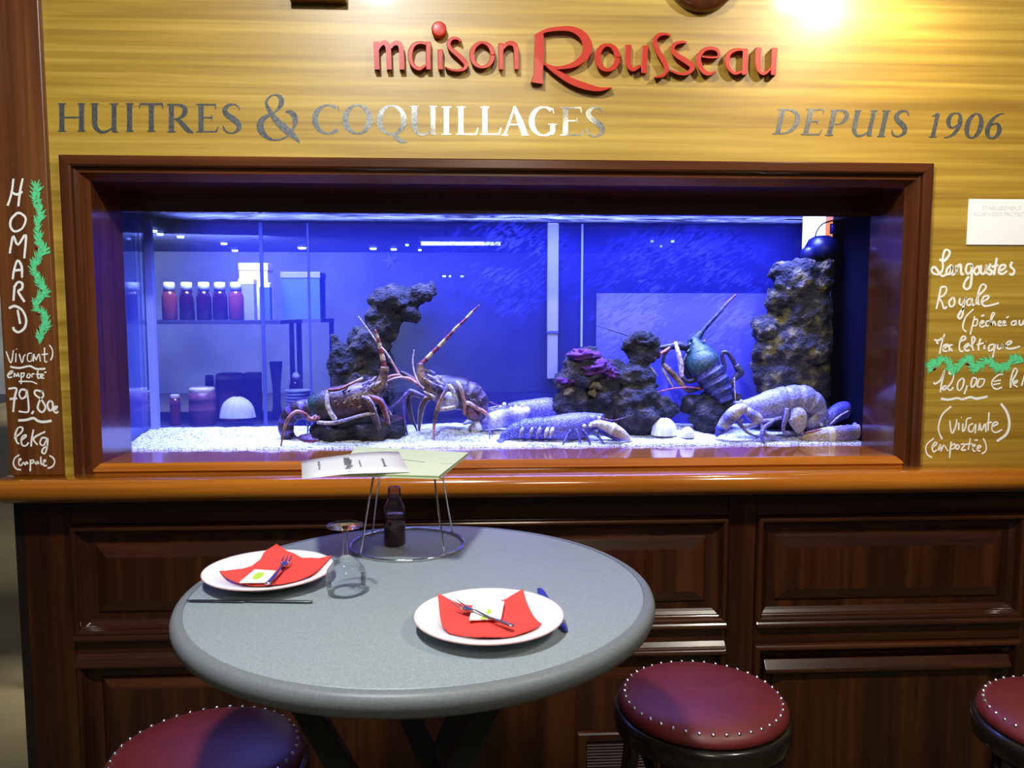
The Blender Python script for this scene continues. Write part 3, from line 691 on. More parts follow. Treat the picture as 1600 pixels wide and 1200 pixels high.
# spiny lobster facing left, opposite the first
YB = .325
B_body = [(660, 603, 0, 6, .9, OC), (668, 604, 0, 14, .9, BR), (680, 606, 0, 20, .9, (.2, .16, .14)), (697, 610, 0, 24, .9, DK), (714, 614, 0, 26, .9, DK), (726, 617, 0, 25, .9, DK)]
B_tail = tail_rings([(720, 616), (734, 619), (746, 627), (751, 640), (744, 650), (731, 650)], [25, 23, 18, 12, 9, 6], (.05, .03, .035), (.10, .06, .09), .95)
B_fan = [(745, 650, -.01, 5, 1.5, RD), (733, 644, -.02, 9, 1.2, (.16, .06, .05)), (724, 640, -.02, 5, 1, BR)]
B_belly = [(684, 640, -.02, 3, 1, CR), (694, 630, -.025, 10, 1, (.42, .37, .33)), (704, 624, -.03, 15, .9, (.42, .38, .36)), (712, 628, -.03, 10, 1, CR)]
B_limbs = [
 ([(672, 612, -.02), (664, 600, -.025), (658, 585, -.025), (657, 568, -.02)], [9, 9, 8, 7], [OC, BR, OC, BR]),
 ([(657, 570, -.02), (668, 559, -.02), (678, 549, -.02), (690, 537, -.02), (702, 524, -.02), (714, 511, -.02), (726, 500, -.02), (738, 487, -.02), (749, 477, -.02)], [4.5, 4, 3.6, 3.4, 3, 2.7, 2.3, 2, 1.2], ('band', RD, (.5, .36, .2), 9)),
 ([(662, 607, 0), (652, 600, 0), (640, 592, 0), (626, 588, 0), (615, 570, 0), (604, 552, 0), (590, 536, 0), (575, 515, 0), (560, 494, 0)], [4, 3.4, 3, 2.6, 2.2, 2, 1.7, 1.4, .9], [RD, PK, PK, PK, PK, CR, CR, CR, CR]),
 ([(660, 604, .03), (650, 596, .03), (638, 588, .03), (626, 581, .03)], [5, 5, 4.5, 3], [DK, RD, BR, DK]),
 ([(662, 607, -.04), (655, 600, -.045), (648, 584, -.045), (645, 566, -.045), (647, 546, -.045)], [2, 1.8, 1.7, 1.5, 1], (.62, .46, .44)),
 ([(668, 624, -.04), (655, 617, -.05), (642, 611, -.05), (637, 615, -.05), (622, 629, -.05), (606, 641, -.05)], [4, 4.2, 4, 3, 2.4, 1], ('stripe', LV, PU)),
 ([(662, 620, -.01), (642, 616, -.02), (638, 628, -.02), (641, 642, -.02), (644, 655, -.02), (652, 673, 'f')], [4, 4, 4.5, 4, 3.4, 1.2], ('stripe', CR, DK)),
 ([(655, 616, .02), (634, 615, .02), (631, 632, .02), (633, 660, .02), (637, 680, 'f')], [2.6, 2.4, 2.2, 2, 1], PU),
 ([(672, 622, -.05), (666, 624, -.055), (659, 637, -.055), (656, 654, -.055), (655, 673, 'f')], [5, 5.5, 5.5, 4.6, 2], ('stripe', CR, BR)),
 ([(712, 634, -.05), (712, 625, -.065), (708, 612, -.07), (701, 601, -.07)], [4.4, 4.6, 4.2, 4], (.56, .50, .52)),
 ([(701, 601, -.07), (697, 609, -.07), (690, 622, -.07), (684, 636, -.065), (680, 653, -.06), (678, 668, -.05), (678, 688, 'f')], [4, 3.4, 3, 3.6, 3.2, 2.6, 1.4], [LV, LV, PK, OC, BR, PK, PK]),
 ([(684, 640, -.05), (696, 639, -.06), (712, 636, -.06)], [3.5, 4, 4], CR),
 ([(713, 596, -.065), (719, 605, -.07), (723, 618, -.07), (726, 632, -.07), (726, 648, -.065)], [2.6, 3.6, 3.4, 3, 2.2], [CR, CR, PK, PK, OC]),
 ([(724, 632, -.05), (732, 630, -.06), (744, 637, -.06), (758, 645, -.06), (764, 656, -.06), (765, 686, 'f')], [3, 4, 3.4, 3.4, 2.6, 1.2], [BR, CR, PK, PK, LV, LV]),
]
B_bumps = [(675, 590, -.04, 4, LV), (682, 594, -.045, 4.5, LV), (690, 600, -.05, 4, LV), (677, 600, -.05, 4, LV), (685, 604, -.055, 3.5, PU), (677, 582, -.02, 3, LV), (692, 606, -.055, 3, LV), (670, 596, -.04, 4, OC), (672, 618, -.05, 5, OC), (678, 620, -.055, 4, CR), (688, 590, -.03, 3, CR), (668, 580, -.02, 3, OC)]
for k in range(24):
    B_bumps.append((R1.uniform(722, 752), R1.uniform(605, 635), -.06, R1.uniform(.8, 1.5), R1.choice((LV, DK, CR))))
animal('dark spiny lobster facing left on stilted legs with one long striped antenna', YB, [B_body, B_tail, B_fan, B_belly], B_limbs, B_bumps, 'spiny', spines=-1)

# blue lobsters
BL, BD, VI, WH = (.050, .045, .28), (.028, .028, .18), (.125, .10, .43), (.66, .60, .60)
YC = .375
animal('blue lobster half hidden behind the purple-topped rock, big pale claw stretched left', YC,
 [[(872, 642, .02, 20, .9, BL), (850, 641, .01, 20, .9, VI), (828, 640, 0, 16, .9, VI), (808, 638, 0, 12, .9, BL), (793, 636, 0, 6, .9, BL)],
  [(828, 640, -.04, 5, 1, WH), (815, 645, -.04, 11, .9, WH), (795, 651, -.04, 14, .8, VI), (775, 656, -.04, 14, .8, WH), (755, 661, -.04, 11, .8, VI), (742, 667, -.035, 8, .8, WH), (731, 673, -.03, 2, .8, VI)],
  [(792, 640, 0, 6, .9, BL), (775, 642, .01, 8, .9, VI), (757, 647, .01, 8, .9, VI), (740, 655, .01, 6, .9, WH), (724, 663, .0, 2, .8, WH)]],
 [([(793, 636, 0), (780, 634, 0), (770, 630, 0), (762, 627, 0)], [1.5, 1.2, 1, .6], RD)],
 [(788, 632, -.02, 3.5, WH), (782, 636, -.025, 3, WH), (775, 641, -.03, 3, VI), (806, 636, -.04, 3, WH), (816, 634, -.045, 3, WH), (798, 638, -.04, 2.6, WH)], 'blue_shell')
b = MB(); q = [P(*p) for p in ((744, 652, .335), (741, 664, .325), (748, 676, .335))]
c = P(747, 663, YC-.038); m = m_px(c); b.lathe([(10.6*m, -4*m), (11.2*m, -4*m), (11.2*m, 4*m), (10.6*m, 4*m)], c, 20, axis=Vector((.86, 0, .33)).normalized()); b_ = b.build('claw_band', M['band'], bpy.data.objects['lobster.002'])

YD = .275
D_tail = tail_rings([(862, 670), (845, 670), (825, 671), (806, 674), (792, 681), (783, 688)], [20, 19, 18, 14, 9, 6], BL, BD, .8)
D_limbs = [([(892, 672, -.04), (885, 684, -.045), (879, 696, 'f')], [3, 2.4, 1.2], BD), ([(910, 672, -.04), (918, 683, -.045), (923, 697, 'f')], [3, 2.2, 1.2], BD),
 ([(928, 675, -.03), (938, 686, -.04), (946, 697, 'f')], [3, 2.4, 1.2], BD), ([(900, 670, -.04), (905, 686, -.045), (909, 696, 'f')], [2.4, 2, 1], BL),
 ([(936, 652, -.01), (950, 656, -.01), (962, 656, 0), (985, 650, .02)], [1.5, 1.1, .9, .5], RD)]
D_b = [(936, 653, -.02, 3, WH), (925, 652, -.03, 3, WH), (913, 666, -.05, 3.5, WH), (922, 666, -.055, 3.2, WH)]
for px in (830, 842, 854, 815, 862):
    D_limbs.append(([(px+2, 668, -.042), (px, 675, -.048), (px-3, 684, -.045)], [2.5, 3.8, 1.5], LV if px < 850 else WH))
animal('speckled blue lobster lying in front of the rocks, facing right', YD,
 [[(855, 669, 0, 18, .8, BL), (868, 669, 0, 20, .8, VI), (885, 668, 0, 22, .8, VI), (905, 665, 0, 21, .8, VI), (920, 660, 0, 17, .8, BL), (933, 654, 0, 10, .8, BL), (943, 648, 0, 2, .8, BL)], D_tail,
  [(785, 687, 0, 4, 2, BL), (777, 692, -.01, 4, 4, BL), (768, 697, -.015, 2, 4, BD)],
  [(922, 664, -.03, 4, .9, WH), (934, 662, -.035, 6, .9, WH), (946, 666, -.04, 8, .8, WH), (956, 670, -.04, 9, .8, WH), (966, 675, -.04, 9, .8, (.7, .5, .5)), (978, 683, -.04, 6, .8, WH), (988, 692, -.04, 1.5, .8, WH)],
  [(935, 672, -.01, 5, .9, BD), (952, 678, -.015, 6, .9, BL), (968, 686, -.02, 5, .9, VI), (982, 693, -.02, 2, .9, VI)]],
 D_limbs, D_b, 'blue_shell')
b = MB(); c = P(957, 670, YD-.04); m = m_px(c); b.lathe([(9*m, -3*m), (9.8*m, -3*m), (9.8*m, 3*m), (9*m, 3*m)], c, 20, axis=Vector((.88, 0, -.42)).normalized()); b.build('claw_band', M['band'], bpy.data.objects['lobster.003'])

# spiny lobster turning its back
YE = .385
E_b = [(1082, 530, .03, 9, .9, (.008, .025, .035)), (1086, 540, .02, 14, .9, (.010, .036, .024)), (1091, 550, .01, 20, .9, (.012, .045, .026)), (1095, 559, .0, 24, .9, (.012, .045, .026)), (1100, 570, -.02, 26, .9, (.016, .05, .04)), (1108, 582, -.024, 20, .9, (.03, .03, .10))]
E_t = tail_rings([(1100, 570), (1110, 585), (1119, 599), (1127, 613), (1134, 628)], [24, 24, 22, 18, 12], (.014, .016, .055), (.08, .08, .25), .9, lambda t: -.02-.03*t)
animal('green spiny lobster seen from behind, climbing between the rocks on the right', YE, [E_b, E_t],
 [([(1085, 533, .03), (1090, 526, .03), (1096, 519, .03)], [10, 8, 6], (.01, .03, .05)),
  ([(1095, 520, .03), (1108, 505, .03), (1122, 490, .03), (1136, 474, .03), (1150, 460, .03)], [5, 4.4, 3.8, 3, 1.6], [(.02, .02, .09), (.02, .02, .09), (.02, .02, .10), PU, RD]),
  ([(1078, 545, .02), (1062, 540, .01), (1048, 541, .0), (1030, 543, 0), (1020, 540, 0)], [7, 8, 6, 4, 2], (.03, .025, .05)),
  ([(1022, 538, .0), (1000, 532, .02), (975, 522, .03), (950, 514, .03), (932, 508, .03)], [2, 1.8, 1.6, 1.3, .8], (.02, .02, .06)),
  ([(1047, 543, -.02), (1030, 554, -.03), (1012, 566, -.03)], [2.4, 2.6, 1.8], (.62, .16, .14)),
  ([(1055, 534, -.02), (1060, 552, -.03), (1064, 570, -.03), (1065, 590, -.03)], [2.5, 4.2, 4.6, 3.5], (.60, .48, .46)),
  ([(1036, 569, -.02), (1050, 583, -.03), (1063, 598, -.03), (1075, 612, -.03)], [4, 5.5, 5, 3], [OC, BR, OC, RD]),
  ([(1075, 612, -.03), (1088, 608, -.025), (1103, 602, -.02)], [3, 4, 5], (.03, .025, .04)),
  ([(1048, 542, -.02), (1038, 555, -.02), (1036, 570, -.02)], [3, 3, 3], (.03, .025, .04)),
  ([(1065, 588, -.03), (1074, 596, -.03), (1090, 592, -.02)], [3, 4, 5], (.03, .025, .04)),
  ([(1074, 552, .01), (1068, 566, .0), (1072, 582, .0), (1082, 596, .0)], [5, 5, 5, 5], (.012, .012, .03)),
  ([(1035, 576, -.01), (1044, 592, -.02), (1052, 606, -.02)], [2, 2.4, 1.6], CR),
  ([(1012, 566, -.02), (1020, 578, -.02), (1028, 588, -.02)], [2, 1.8, 1], (.4, .36, .36)),
  ([(1126, 592, -.02), (1132, 575, -.02), (1128, 553, -.02), (1138, 552, -.02), (1150, 572, -.02)], [4, 4, 3.5, 4, 4], (.035, .03, .07)),
  ([(1150, 570, -.02), (1156, 582, -.02), (1147, 592, -.02), (1141, 606, -.02)], [6, 8, 5, 4], (.03, .028, .05)),
  ([(1147, 590, -.03), (1148, 608, -.03), (1149, 626, -.03)], [1.5, 1.6, 1.2], CR),
  ([(1005, 622, -.04), (1030, 612, -.045), (1060, 606, -.045), (1085, 606, -.04), (1108, 612, -.03)], [1.1, 1.2, 1.3, 1.4, 1.2], (.34, .06, .06))],
 [(1076, 540, -.01, 3, (.02, .05, .06)), (1080, 531, .0, 3, (.02, .05, .06)), (1098, 536, .0, 3.4, (.02, .05, .06)), (1104, 545, .0, 3, (.02, .05, .04)), (1110, 556, .0, 3, (.02, .05, .04)), (1074, 550, -.01, 3, (.02, .05, .06))], 'spiny', spines=.4)

# big pale-blue lobster facing left
YF = .285
F_t = tail_rings([(1216, 629), (1234, 627), (1252, 626), (1267, 632), (1276, 646), (1272, 660), (1262, 671)], [24, 25, 25, 22, 17, 12, 7], (.22, .21, .40), (.36, .32, .48), .8)
animal('big pale blue lobster with arched tail near the right end of the tank', YF,
 [[(1146, 629, 0, 2, .8, BL), (1158, 633, 0, 8, .8, (.3, .3, .48)), (1172, 636, 0, 15, .8, (.30, .28, .48)), (1190, 636, 0, 21, .8, (.32, .30, .48)), (1208, 633, 0, 25, .8, (.30, .29, .47)), (1224, 630, 0, 24, .8, (.28, .26, .46))], F_t,
  [(1166, 636, -.04, 4, .9, WH), (1157, 639, -.045, 9, .8, WH), (1148, 645, -.045, 11, .8, WH), (1138, 655, -.045, 11, .8, VI), (1130, 665, -.04, 9, .8, WH), (1123, 675, -.035, 6, .8, BD), (1119, 682, -.03, 2, .8, BD)],
  [(1165, 640, -.03, 6, .8, WH), (1174, 648, -.035, 9, .8, VI), (1184, 655, -.035, 9, .8, WH), (1192, 660, -.03, 3, .8, VI)],
  [(1235, 640, -.03, 5, .6, VI), (1244, 648, -.035, 15, .6, (.60, .54, .60)), (1248, 660, -.035, 14, .5, (.56, .50, .52)), (1250, 672, -.03, 8, .5, (.62, .54, .50)), (1252, 678, -.03, 2, .5, OC)],
  [(1262, 668, -.02, 6, .5, VI), (1270, 660, -.025, 8, .5, (.3, .26, .4)), (1276, 650, -.02, 5, .5, OC)]],
 [([(1228, 648, -.03), (1210, 656, -.04), (1192, 658, -.04), (1172, 665, -.045), (1160, 668, -.045)], [3, 3.6, 3.4, 3, 3], LV),
  ([(1160, 668, -.045), (1155, 660, -.045), (1162, 655, -.045)], [3.4, 4.5, 3], VI),
  ([(1160, 668, -.045), (1168, 676, -.045), (1184, 683, 'f')], [3, 2.6, 1.4], LV),
  ([(1215, 652, -.035), (1205, 660, -.045), (1195, 668, -.045), (1190, 680, -.045), (1194, 693, 'f')], [3, 3.4, 4, 4, 2], VI),
  ([(1190, 662, -.04), (1192, 674, -.05), (1205, 684, -.05), (1220, 689, 'f')], [3, 3.4, 3, 1.4], LV),
  ([(1230, 638, -.05), (1228, 652, -.055), (1224, 667, -.055), (1226, 676, -.055), (1240, 677, -.055), (1248, 680, 'f')], [4, 4, 3.2, 3, 3, 1.5], LV)],
 [(1158, 627, -.03, 3, WH), (1128, 676, -.035, 3, BD)], 'blue_shell')
b = MB(); c = P(1126, 671, YF-.038); m = m_px(c); b.lathe([(7.6*m, -3*m), (8.3*m, -3*m), (8.3*m, 3*m), (7.6*m, 3*m)], c, 20, axis=Vector((.56, 0, .82)).normalized()); b.build('claw_band', M['blue_band'], bpy.data.objects['lobster.005'], label='blue rubber band')

# small blue lobster in the right corner with a banded claw lying at the glass
YG = .300
animal('small deep blue lobster in the right corner, banded claw flat against the front glass', YG,
 [[(1282, 672, -.02, 4, .9, BD), (1292, 660, -.01, 9, .9, BL), (1304, 648, 0, 13, .9, BL), (1318, 641, .01, 14, .9, (.09, .08, .40)), (1329, 645, .02, 11, .9, BL), (1334, 658, .02, 8, .9, BD)],
  [(1251, 685, -.06, 2, .6, OC), (1262, 683, -.062, 7, .6, (.5, .36, .12)), (1276, 681, -.064, 10, .6, (.62, .50, .34)), (1292, 679, -.064, 12, .6, WH), (1310, 677, -.064, 12, .6, LV), (1328, 676, -.064, 12, .6, LV), (1342, 674, -.06, 11, .6, WH), (1349, 673, -.055, 6, .6, VI)]],
 [([(1296, 664, -.03), (1312, 650, -.035), (1326, 642, -.03)], [1.4, 1.8, 1.2], WH), ([(1256, 677, -.065), (1276, 673, -.068), (1292, 671, -.068)], [2, 2.4, 1.6], (.32, .07, .04)),
  ([(1330, 655, -.01), (1336, 662, -.02), (1337, 672, 'f')], [2, 2, 1], LV)],
 [(1283, 664, -.03, 3.5, WH), (1302, 670, -.05, 4, VI), (1314, 668, -.055, 4, LV), (1325, 667, -.055, 4, VI), (1336, 664, -.055, 4, LV), (1344, 666, -.05, 4, VI), (1294, 668, -.045, 4, BD), (1288, 671, -.05, 4, BL)], 'blue_shell')
for px, hw, mt, lab in ((1298, 5, 'band', 'white rubber band'), (1344, 3.2, 'orange_band', 'orange rubber band')):
    b = MB(); c = P(px, 679 if px < 1320 else 674, YG-.064 if px < 1320 else YG-.06); m = m_px(c)
    vs = []
    b.tube([c+Vector((0, -.001, 0))-Vector((hw*m, 0, 0)), c-Vector((0, .001, 0))+Vector((hw*m, 0, 0))], 12.6*m if px < 1320 else 11.3*m, 20, 3, 0, 1.0, up=Vector((0, 0, 1)))
    for v in b.v: v.y = c.y+(v.y-c.y)*.62
    b.build('claw_band', M[mt], bpy.data.objects['lobster.006'], label=lab)
# white shells on the gravel
def scallop(px, py, y, rx, ry, label, mat='mussel', fd=.8):
    c = P(px, py, y); m = m_px(c); b = MB(); n = 40; vs = [c+Vector((0, 0, -ry*m*.9))]; fs = []
    for r_ in range(1, 9):
        for i in range(n):
            a = 2*math.pi*i/n; k = 1+.07*math.cos(12*a); h = math.sqrt(max(0, 1-(r_/8)**2))*(1+.10*math.cos(12*a))
            vs.append(c+Vector((math.cos(a)*rx*m*r_/8*k, math.sin(a)*rx*m*fd*r_/8*k, (h*1.9-.9)*ry*m)))
    vs[0] = c+Vector((0, 0, ry*m))
    fs += [(0, 1+i, 1+(i+1) % n) for i in range(n)]
    for r_ in range(7): fs += [(1+r_*n+i, 1+(r_+1)*n+i, 1+(r_+1)*n+(i+1) % n, 1+r_*n+(i+1) % n) for i in range(n)]
    b.add(vs, fs, 0, True); o = tag(b.build('scallop_shell', M[mat]), label, 'shell')
    return o
scallop(1038, 668, foot(1038, 680).y, 20, 13, 'bright white shell lying between the middle rock and the dark boulder')
scallop(1074, 676, foot(1074, 684).y, 11, 8, 'small white shell beside the larger bright one')

# ------------------------------------------------------------------ shop seen through the tank
SY = 1.30
zsh = P(300, 500, SY).z; zs2 = P(300, 664, SY).z
zf = P(480, 498, SY+.5).z; xl, xm, xr = P(60, 500, SY).x, P(447, 500, SY).x, P(600, 664, SY).x; xs1, xs2 = P(440, 498, SY+.5).x, P(512, 498, SY+.5).x
sh = thing('shelf_unit', 'shelving behind the tank carrying white-capped bottles, jars and boxes', 'shelf', ((xl+xr)/2, SY+.2, 0))
for x0, x1, y0, y1, z in ((xl, xm, SY-.10, SY+.35, zsh), (xl, xr, SY-.12, SY+.45, zs2), (xs1, xs2, SY+.32, SY+.68, zf)):
    b = MB(); b.box(x0, x1, y0, y1, z-.016, z); b.build('shelf_board', M['shelf'], sh)
for x, y, z in ((xl, SY+.40, zsh), (xr-.02, SY+.40, zs2), (xm-.02, SY+.34, zsh), (xs1+.01, SY+.66, zf), (xs2-.01, SY+.66, zf), (xl, SY-.1, zsh)):
    b = MB(); b.box(x-.010, x+.010, y-.010, y+.010, 0, z-.008); b.build('upright', M['shelf'], sh)
b = MB(); b.box(P(1085, 400, 1.6).x, P(1249, 400, 1.6).x, 1.6, 1.63, 0, 2.68)
for i in range(9): x = P(1085+18*i, 400, 1.6).x; b.box(x, x+.006, 1.594, 1.602, 0, 2.6)
struct(b.build('wall_rear_2', M['curtain']), 'purplish vertical boarding behind the tank')
def set_z(o, p): o.location = p
def bottle(px, label, mat):
    p = P(px, 500, SY); p.z = zsh; m = m_px(p)
    t = thing('bottle', label, 'bottle', p, 'white-capped bottles behind the tank')
    b = MB(); b.lathe([(0, 0), (10*m, 0), (11.5*m, 2*m), (11.5*m, 36*m), (9*m, 43*m), (7*m, 46*m), (0, 46*m)], p, 20); b.build('glass_body', M[mat], t)
    b = MB(); b.lathe([(0, 45*m), (8.6*m, 45*m), (8.6*m, 56*m), (7.4*m, 58.5*m), (0, 58.5*m)], p, 18); b.build('cap', M['cap'], t)
for px, lab, mt in ((211, 'white-capped bottle standing alone left of the pale tank corner strip', 'wine'), (266, 'reddish bottle, first of five side by side on the shelf behind the tank', 'amber'), (293, 'dark white-capped bottle, second of the five in a row', 'wine'), (320, 'very dark white-capped bottle in the middle of the five in a row', 'wine'), (345, 'dark white-capped bottle, fourth of the five in a row', 'wine'), (370, 'red-shouldered bottle at the right end of the five in a row', 'amber')):
    bottle(px, lab, mt)
def jar(px0, px1, pyt, label, mat, lid, name='jar', base=None, y=SY, round_=True, cat='jar'):
    z = base if base is not None else zs2; a = P(px0, 640, y); c_ = P(px1, 640, y); zt = P(px0, pyt, y).z
    r = (c_.x-a.x)/2; c = Vector(((a.x+c_.x)/2, y, z)); h = zt-z
    t = thing(name, label, cat, c); b = MB()
    if round_: b.lathe([(0, 0), (r*.95, 0), (r, .005), (r, h*.40), (r*1.01, h*.42), (r*.985, h*.44), (r*.985, h*.66), (r*1.01, h*.68), (r, h*.70), (r*.96, h*.88), (0, h*.88)], c, 24)
    else: b.box(c.x-r, c.x+r, y-r*.8, y+r*.8, z, z+h*.88)
    b.build('body', M[mat], t); b = MB()
    if round_: b.lathe([(0, h*.87), (r*.94, h*.87), (r*.94, h*.97), (r*.8, h), (0, h)], c, 24)
    else: b.box(c.x-r*1.04, c.x+r*1.04, y-r*.84, y+r*.84, z+h*.87, z+h)
    b.build('lid', M[lid], t, bevel=.002); return t
jar(190, 240, 606, 'round purple jar with a pale lid at the left end of the lower shelf', 'crate', 'lid')
jar(266, 282, 616, 'small red tube-shaped jar with a pale lid on the lower shelf', 'amber', 'lid')
jar(296, 338, 605, 'round purple-brown jar with a pale lid left of the scallop shell', 'crate', 'lid')
jar(338, 384, 583, 'tall dark canister behind the scallop shell on the lower shelf', 'crate', 'lid', 'canister', y=SY+.13)
jar(386, 408, 582, 'tall blue box behind the scallop shell on the lower shelf', 'bluebox', 'lid', 'box', y=SY+.20, round_=False, cat='box')
jar(322, 336, 586, 'little jar with a bright lid between the purple jar and the tall canister', 'wine', 'cap', y=SY+.16)
jar(381, 404, 436, 'striped white carton at the right end of the upper shelf', 'plastic', 'cap', 'carton', base=zsh, y=SY+.15, round_=False, cat='carton')
jar(385, 428, 412, 'beige carton standing behind the striped one on the upper shelf', 'pale', 'lid', 'carton', base=zsh, y=SY+.30, round_=False, cat='carton')
jar(412, 428, 442, 'small blue ribbed box beside the striped carton on the upper shelf', 'bluebox', 'cap', 'box', base=zsh, y=SY+.02, round_=False, cat='box')
jar(450, 508, 426, 'wide blue box with a pale lid behind the thin upright joint of the tank', 'bluebox', 'plastic', 'box', base=zf, y=SY+.5, round_=False, cat='box')
o = scallop(371, 638, SY-.02, 27, 16, 'large fan-ribbed scallop shell on the lower shelf behind the tank', 'pale', .6)
# bowls, ball, vase
pb = P(467, 640, SY-.03); pb.z = zs2; m = m_px(pb)
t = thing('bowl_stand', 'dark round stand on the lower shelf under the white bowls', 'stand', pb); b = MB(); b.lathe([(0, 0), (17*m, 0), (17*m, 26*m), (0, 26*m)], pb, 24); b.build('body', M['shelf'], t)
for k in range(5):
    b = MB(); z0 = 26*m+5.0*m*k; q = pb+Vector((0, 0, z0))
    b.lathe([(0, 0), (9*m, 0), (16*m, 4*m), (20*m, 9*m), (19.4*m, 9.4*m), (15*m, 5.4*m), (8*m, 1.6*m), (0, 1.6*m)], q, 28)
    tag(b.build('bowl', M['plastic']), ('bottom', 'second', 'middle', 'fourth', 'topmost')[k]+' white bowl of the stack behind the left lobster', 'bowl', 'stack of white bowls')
p = P(462, 588, SY+.2); b = MB(); q = P(462, 640, SY+.2); q.z = zs2; m = m_px(p); t = thing('ball_stopper_bottle', 'tall dark bottle with a round pale stopper above the white bowls', 'bottle', q)
b.lathe([(0, 0), (9*m, 0), (9*m, (p.z-zs2)*.8), (5*m, p.z-zs2-6*m), (0, p.z-zs2-6*m)], q, 18); b.build('body', M['wine'], t); b = MB(); b.ball(p, 6.5*m); b.build('stopper', M['pale'], t)
p = P(433, 590, SY+.25); q = P(433, 640, SY+.25); q.z = zs2; m = m_px(p); h = p.z-zs2; t = thing('vase', 'slim pale vase with a flared rim left of the round-stoppered bottle', 'vase', q)
b = MB(); b.lathe([(0, 0), (9*m, 0), (6*m, h*.3), (6*m, h*.7), (10*m, h+25*m), (9*m, h+25*m), (4*m, h*.7), (0, h*.6)], q, 20); b.build('body', M['pale'], t)
# far ceiling lights
lights = [(238, 359, 13), (250, 364, 9), (282, 368, 10), (350, 379, 9), (367, 390, 9), (472, 386, 12), (583, 387, 10), (615, 388, 9), (636, 381, 5), (656, 389, 5), (694, 430, 5), (703, 430, 3), (722, 430, 5), (1019, 375, 4), (1051, 375, 5), (1033, 383, 3)]
for i, (px, py, wpx) in enumerate(lights):
    zc = 2.66; p = G(px, py, zc)
    if p.y > 13.2: p = P(px, py, 13.2)
    m = m_px(p); b = MB(); b.lathe([(0, -.03), (wpx*m/2, -.03), (wpx*m/2*1.15, 0), (0, 0)], p+Vector((0, 0, -.005)), 14)
    side = 'left end of the tank' if px < 300 else 'thin upright joint' if px < 500 else 'middle of the tank' if px < 800 else 'bubble streaks'
    tag(b.build('ceiling_light', M['lit']), 'small bright far ceiling light seen through the '+side, 'light', 'far ceiling lights through the '+side)
p0 = P(655, 379, 5.6); p1 = P(785, 379, 5.6); m = m_px(p0)
t = thing('strip_light', 'long white fluorescent fitting glowing behind the tank', 'light', (p0+p1)/2)
b = MB(); b.box(p0.x, p1.x, 5.56, 5.64, p0.z+.006, p0.z+.05); b.build('housing', M['cap'], t)
b = MB(); b.tube([p0+Vector((.02, -.03, -.012)), p1+Vector((-.02, -.03, -.012))], .017, 8); b.build('tube', M['lit'], t)
for q in (p0.x+.25, p1.x-.25): b = MB(); b.box(q-.006, q+.006, 5.595, 5.607, p0.z+.05, 2.69); b.build('suspension_rod', M['iron'], t)
c = P(610, 408, 1.0); m = m_px(c); b = MB()
st = []
for i in range(10):
    a = math.pi/2+math.pi*i/5+.2; r = (15 if i % 2 == 0 else 4.5)*m; st.append(c+Vector((r*math.cos(a), 0, r*math.sin(a)*1.05)))
b.prism(st, (0, .014, 0)); tag(b.build('starfish_ornament', M['pale']), 'pale star-shaped ornament hanging behind the middle of the tank', 'ornament')
b = MB(); b.tube([c+Vector((0, .007, .012)), Vector((c.x, c.y+.007, 2.69))], .0012, 6); tag(b.build('hanging_thread', M['plastic']), 'thin thread from which the star-shaped ornament hangs', 'thread')
c0 = P(1252, 384, 1.66); c1 = P(1290, 347, 1.66); c2 = P(1306, 347, 1.66)
t = thing('lit_window', 'bright window glowing behind the pump at the top right of the tank', 'window', c0)
b = MB(); b.box(c0.x, c1.x, 1.66, 1.68, c0.z-.12, c1.z+.10); b.build('pane', M['lit_window'], t)
b = MB(); b.box(c1.x, c2.x, 1.66, 1.68, c0.z-.12, c1.z+.10); b.build('curtain', M['lit_orange'], t, label='glowing orange curtain')
b = MB(); b.box(c0.x-.03, c0.x, 1.65, 1.69, c0.z-.15, c1.z+.13); b.box(c2.x, c2.x+.5, 1.65, 1.69, 0, 2.68); b.box(c0.x-.03, c2.x, 1.65, 1.69, c0.z-.15, c0.z-.12); b.build('frame', M['shelf'], t)

# ------------------------------------------------------------------ lettering
def crop(ox, oy, s): return lambda pts: [(ox+p[0]/s, oy+p[1]/s)+tuple(q/s for q in p[2:3]) for p in pts]
# red shaped letters standing off the panel
s1, s2, s3 = crop(570, 20, 6.154), crop(810, 20, 7.27), crop(1000, 30, 6.667)
sg = P(900, 100, WALL)
sign = thing('shop_sign', 'glossy red raised lettering fixed to the golden panel above the tank', 'sign', (sg.x, WALL, sg.z))
def letter(strokes, dot=None):
    b = MB()
    for st in strokes: b.ribbon(st, P, -.010, WALL-.001, 0, 7)
    if dot:
        px, py, r = dot; c = P(px, py, 0); m = m_px(c); b.lathe([(0, -.022), (r*m*.9, -.022), (r*m, -.019), (r*m, 0), (0, 0)], Vector((c.x, WALL-.001, c.z)), 28, axis=Vector((0, 1, 0)))
    b.build('letter', M['red'], sign, bevel=.0016)
letter([s1([(108, 275, 52), (112, 400, 50), (117, 545, 50)]), s1([(125, 345, 30), (155, 300, 40), (195, 288, 48), (222, 325, 50), (230, 420, 50), (234, 545, 50)]), s1([(245, 335, 30), (275, 298, 40), (318, 290, 46), (347, 325, 48), (354, 420, 48), (358, 545, 48)])])
letter([s1([(592, 298, 30), (525, 288, 30), (462, 320, 42), (436, 410, 46), (458, 495, 42), (522, 540, 34), (585, 505, 24)]), s1([(610, 278, 50), (610, 400, 48), (612, 548, 48)])])
letter([s1([(726, 352, 50), (726, 450, 48), (728, 548, 46)])], (570+715/6.154, 20+168/6.154, 72/6.154))
letter([s1([(925, 275, 24), (890, 248, 26), (838, 250, 34), (806, 295, 42), (832, 352, 42), (905, 415, 46), (968, 485, 46), (965, 530, 40), (905, 555, 24), (830, 548, 20), (770, 522, 12)])])
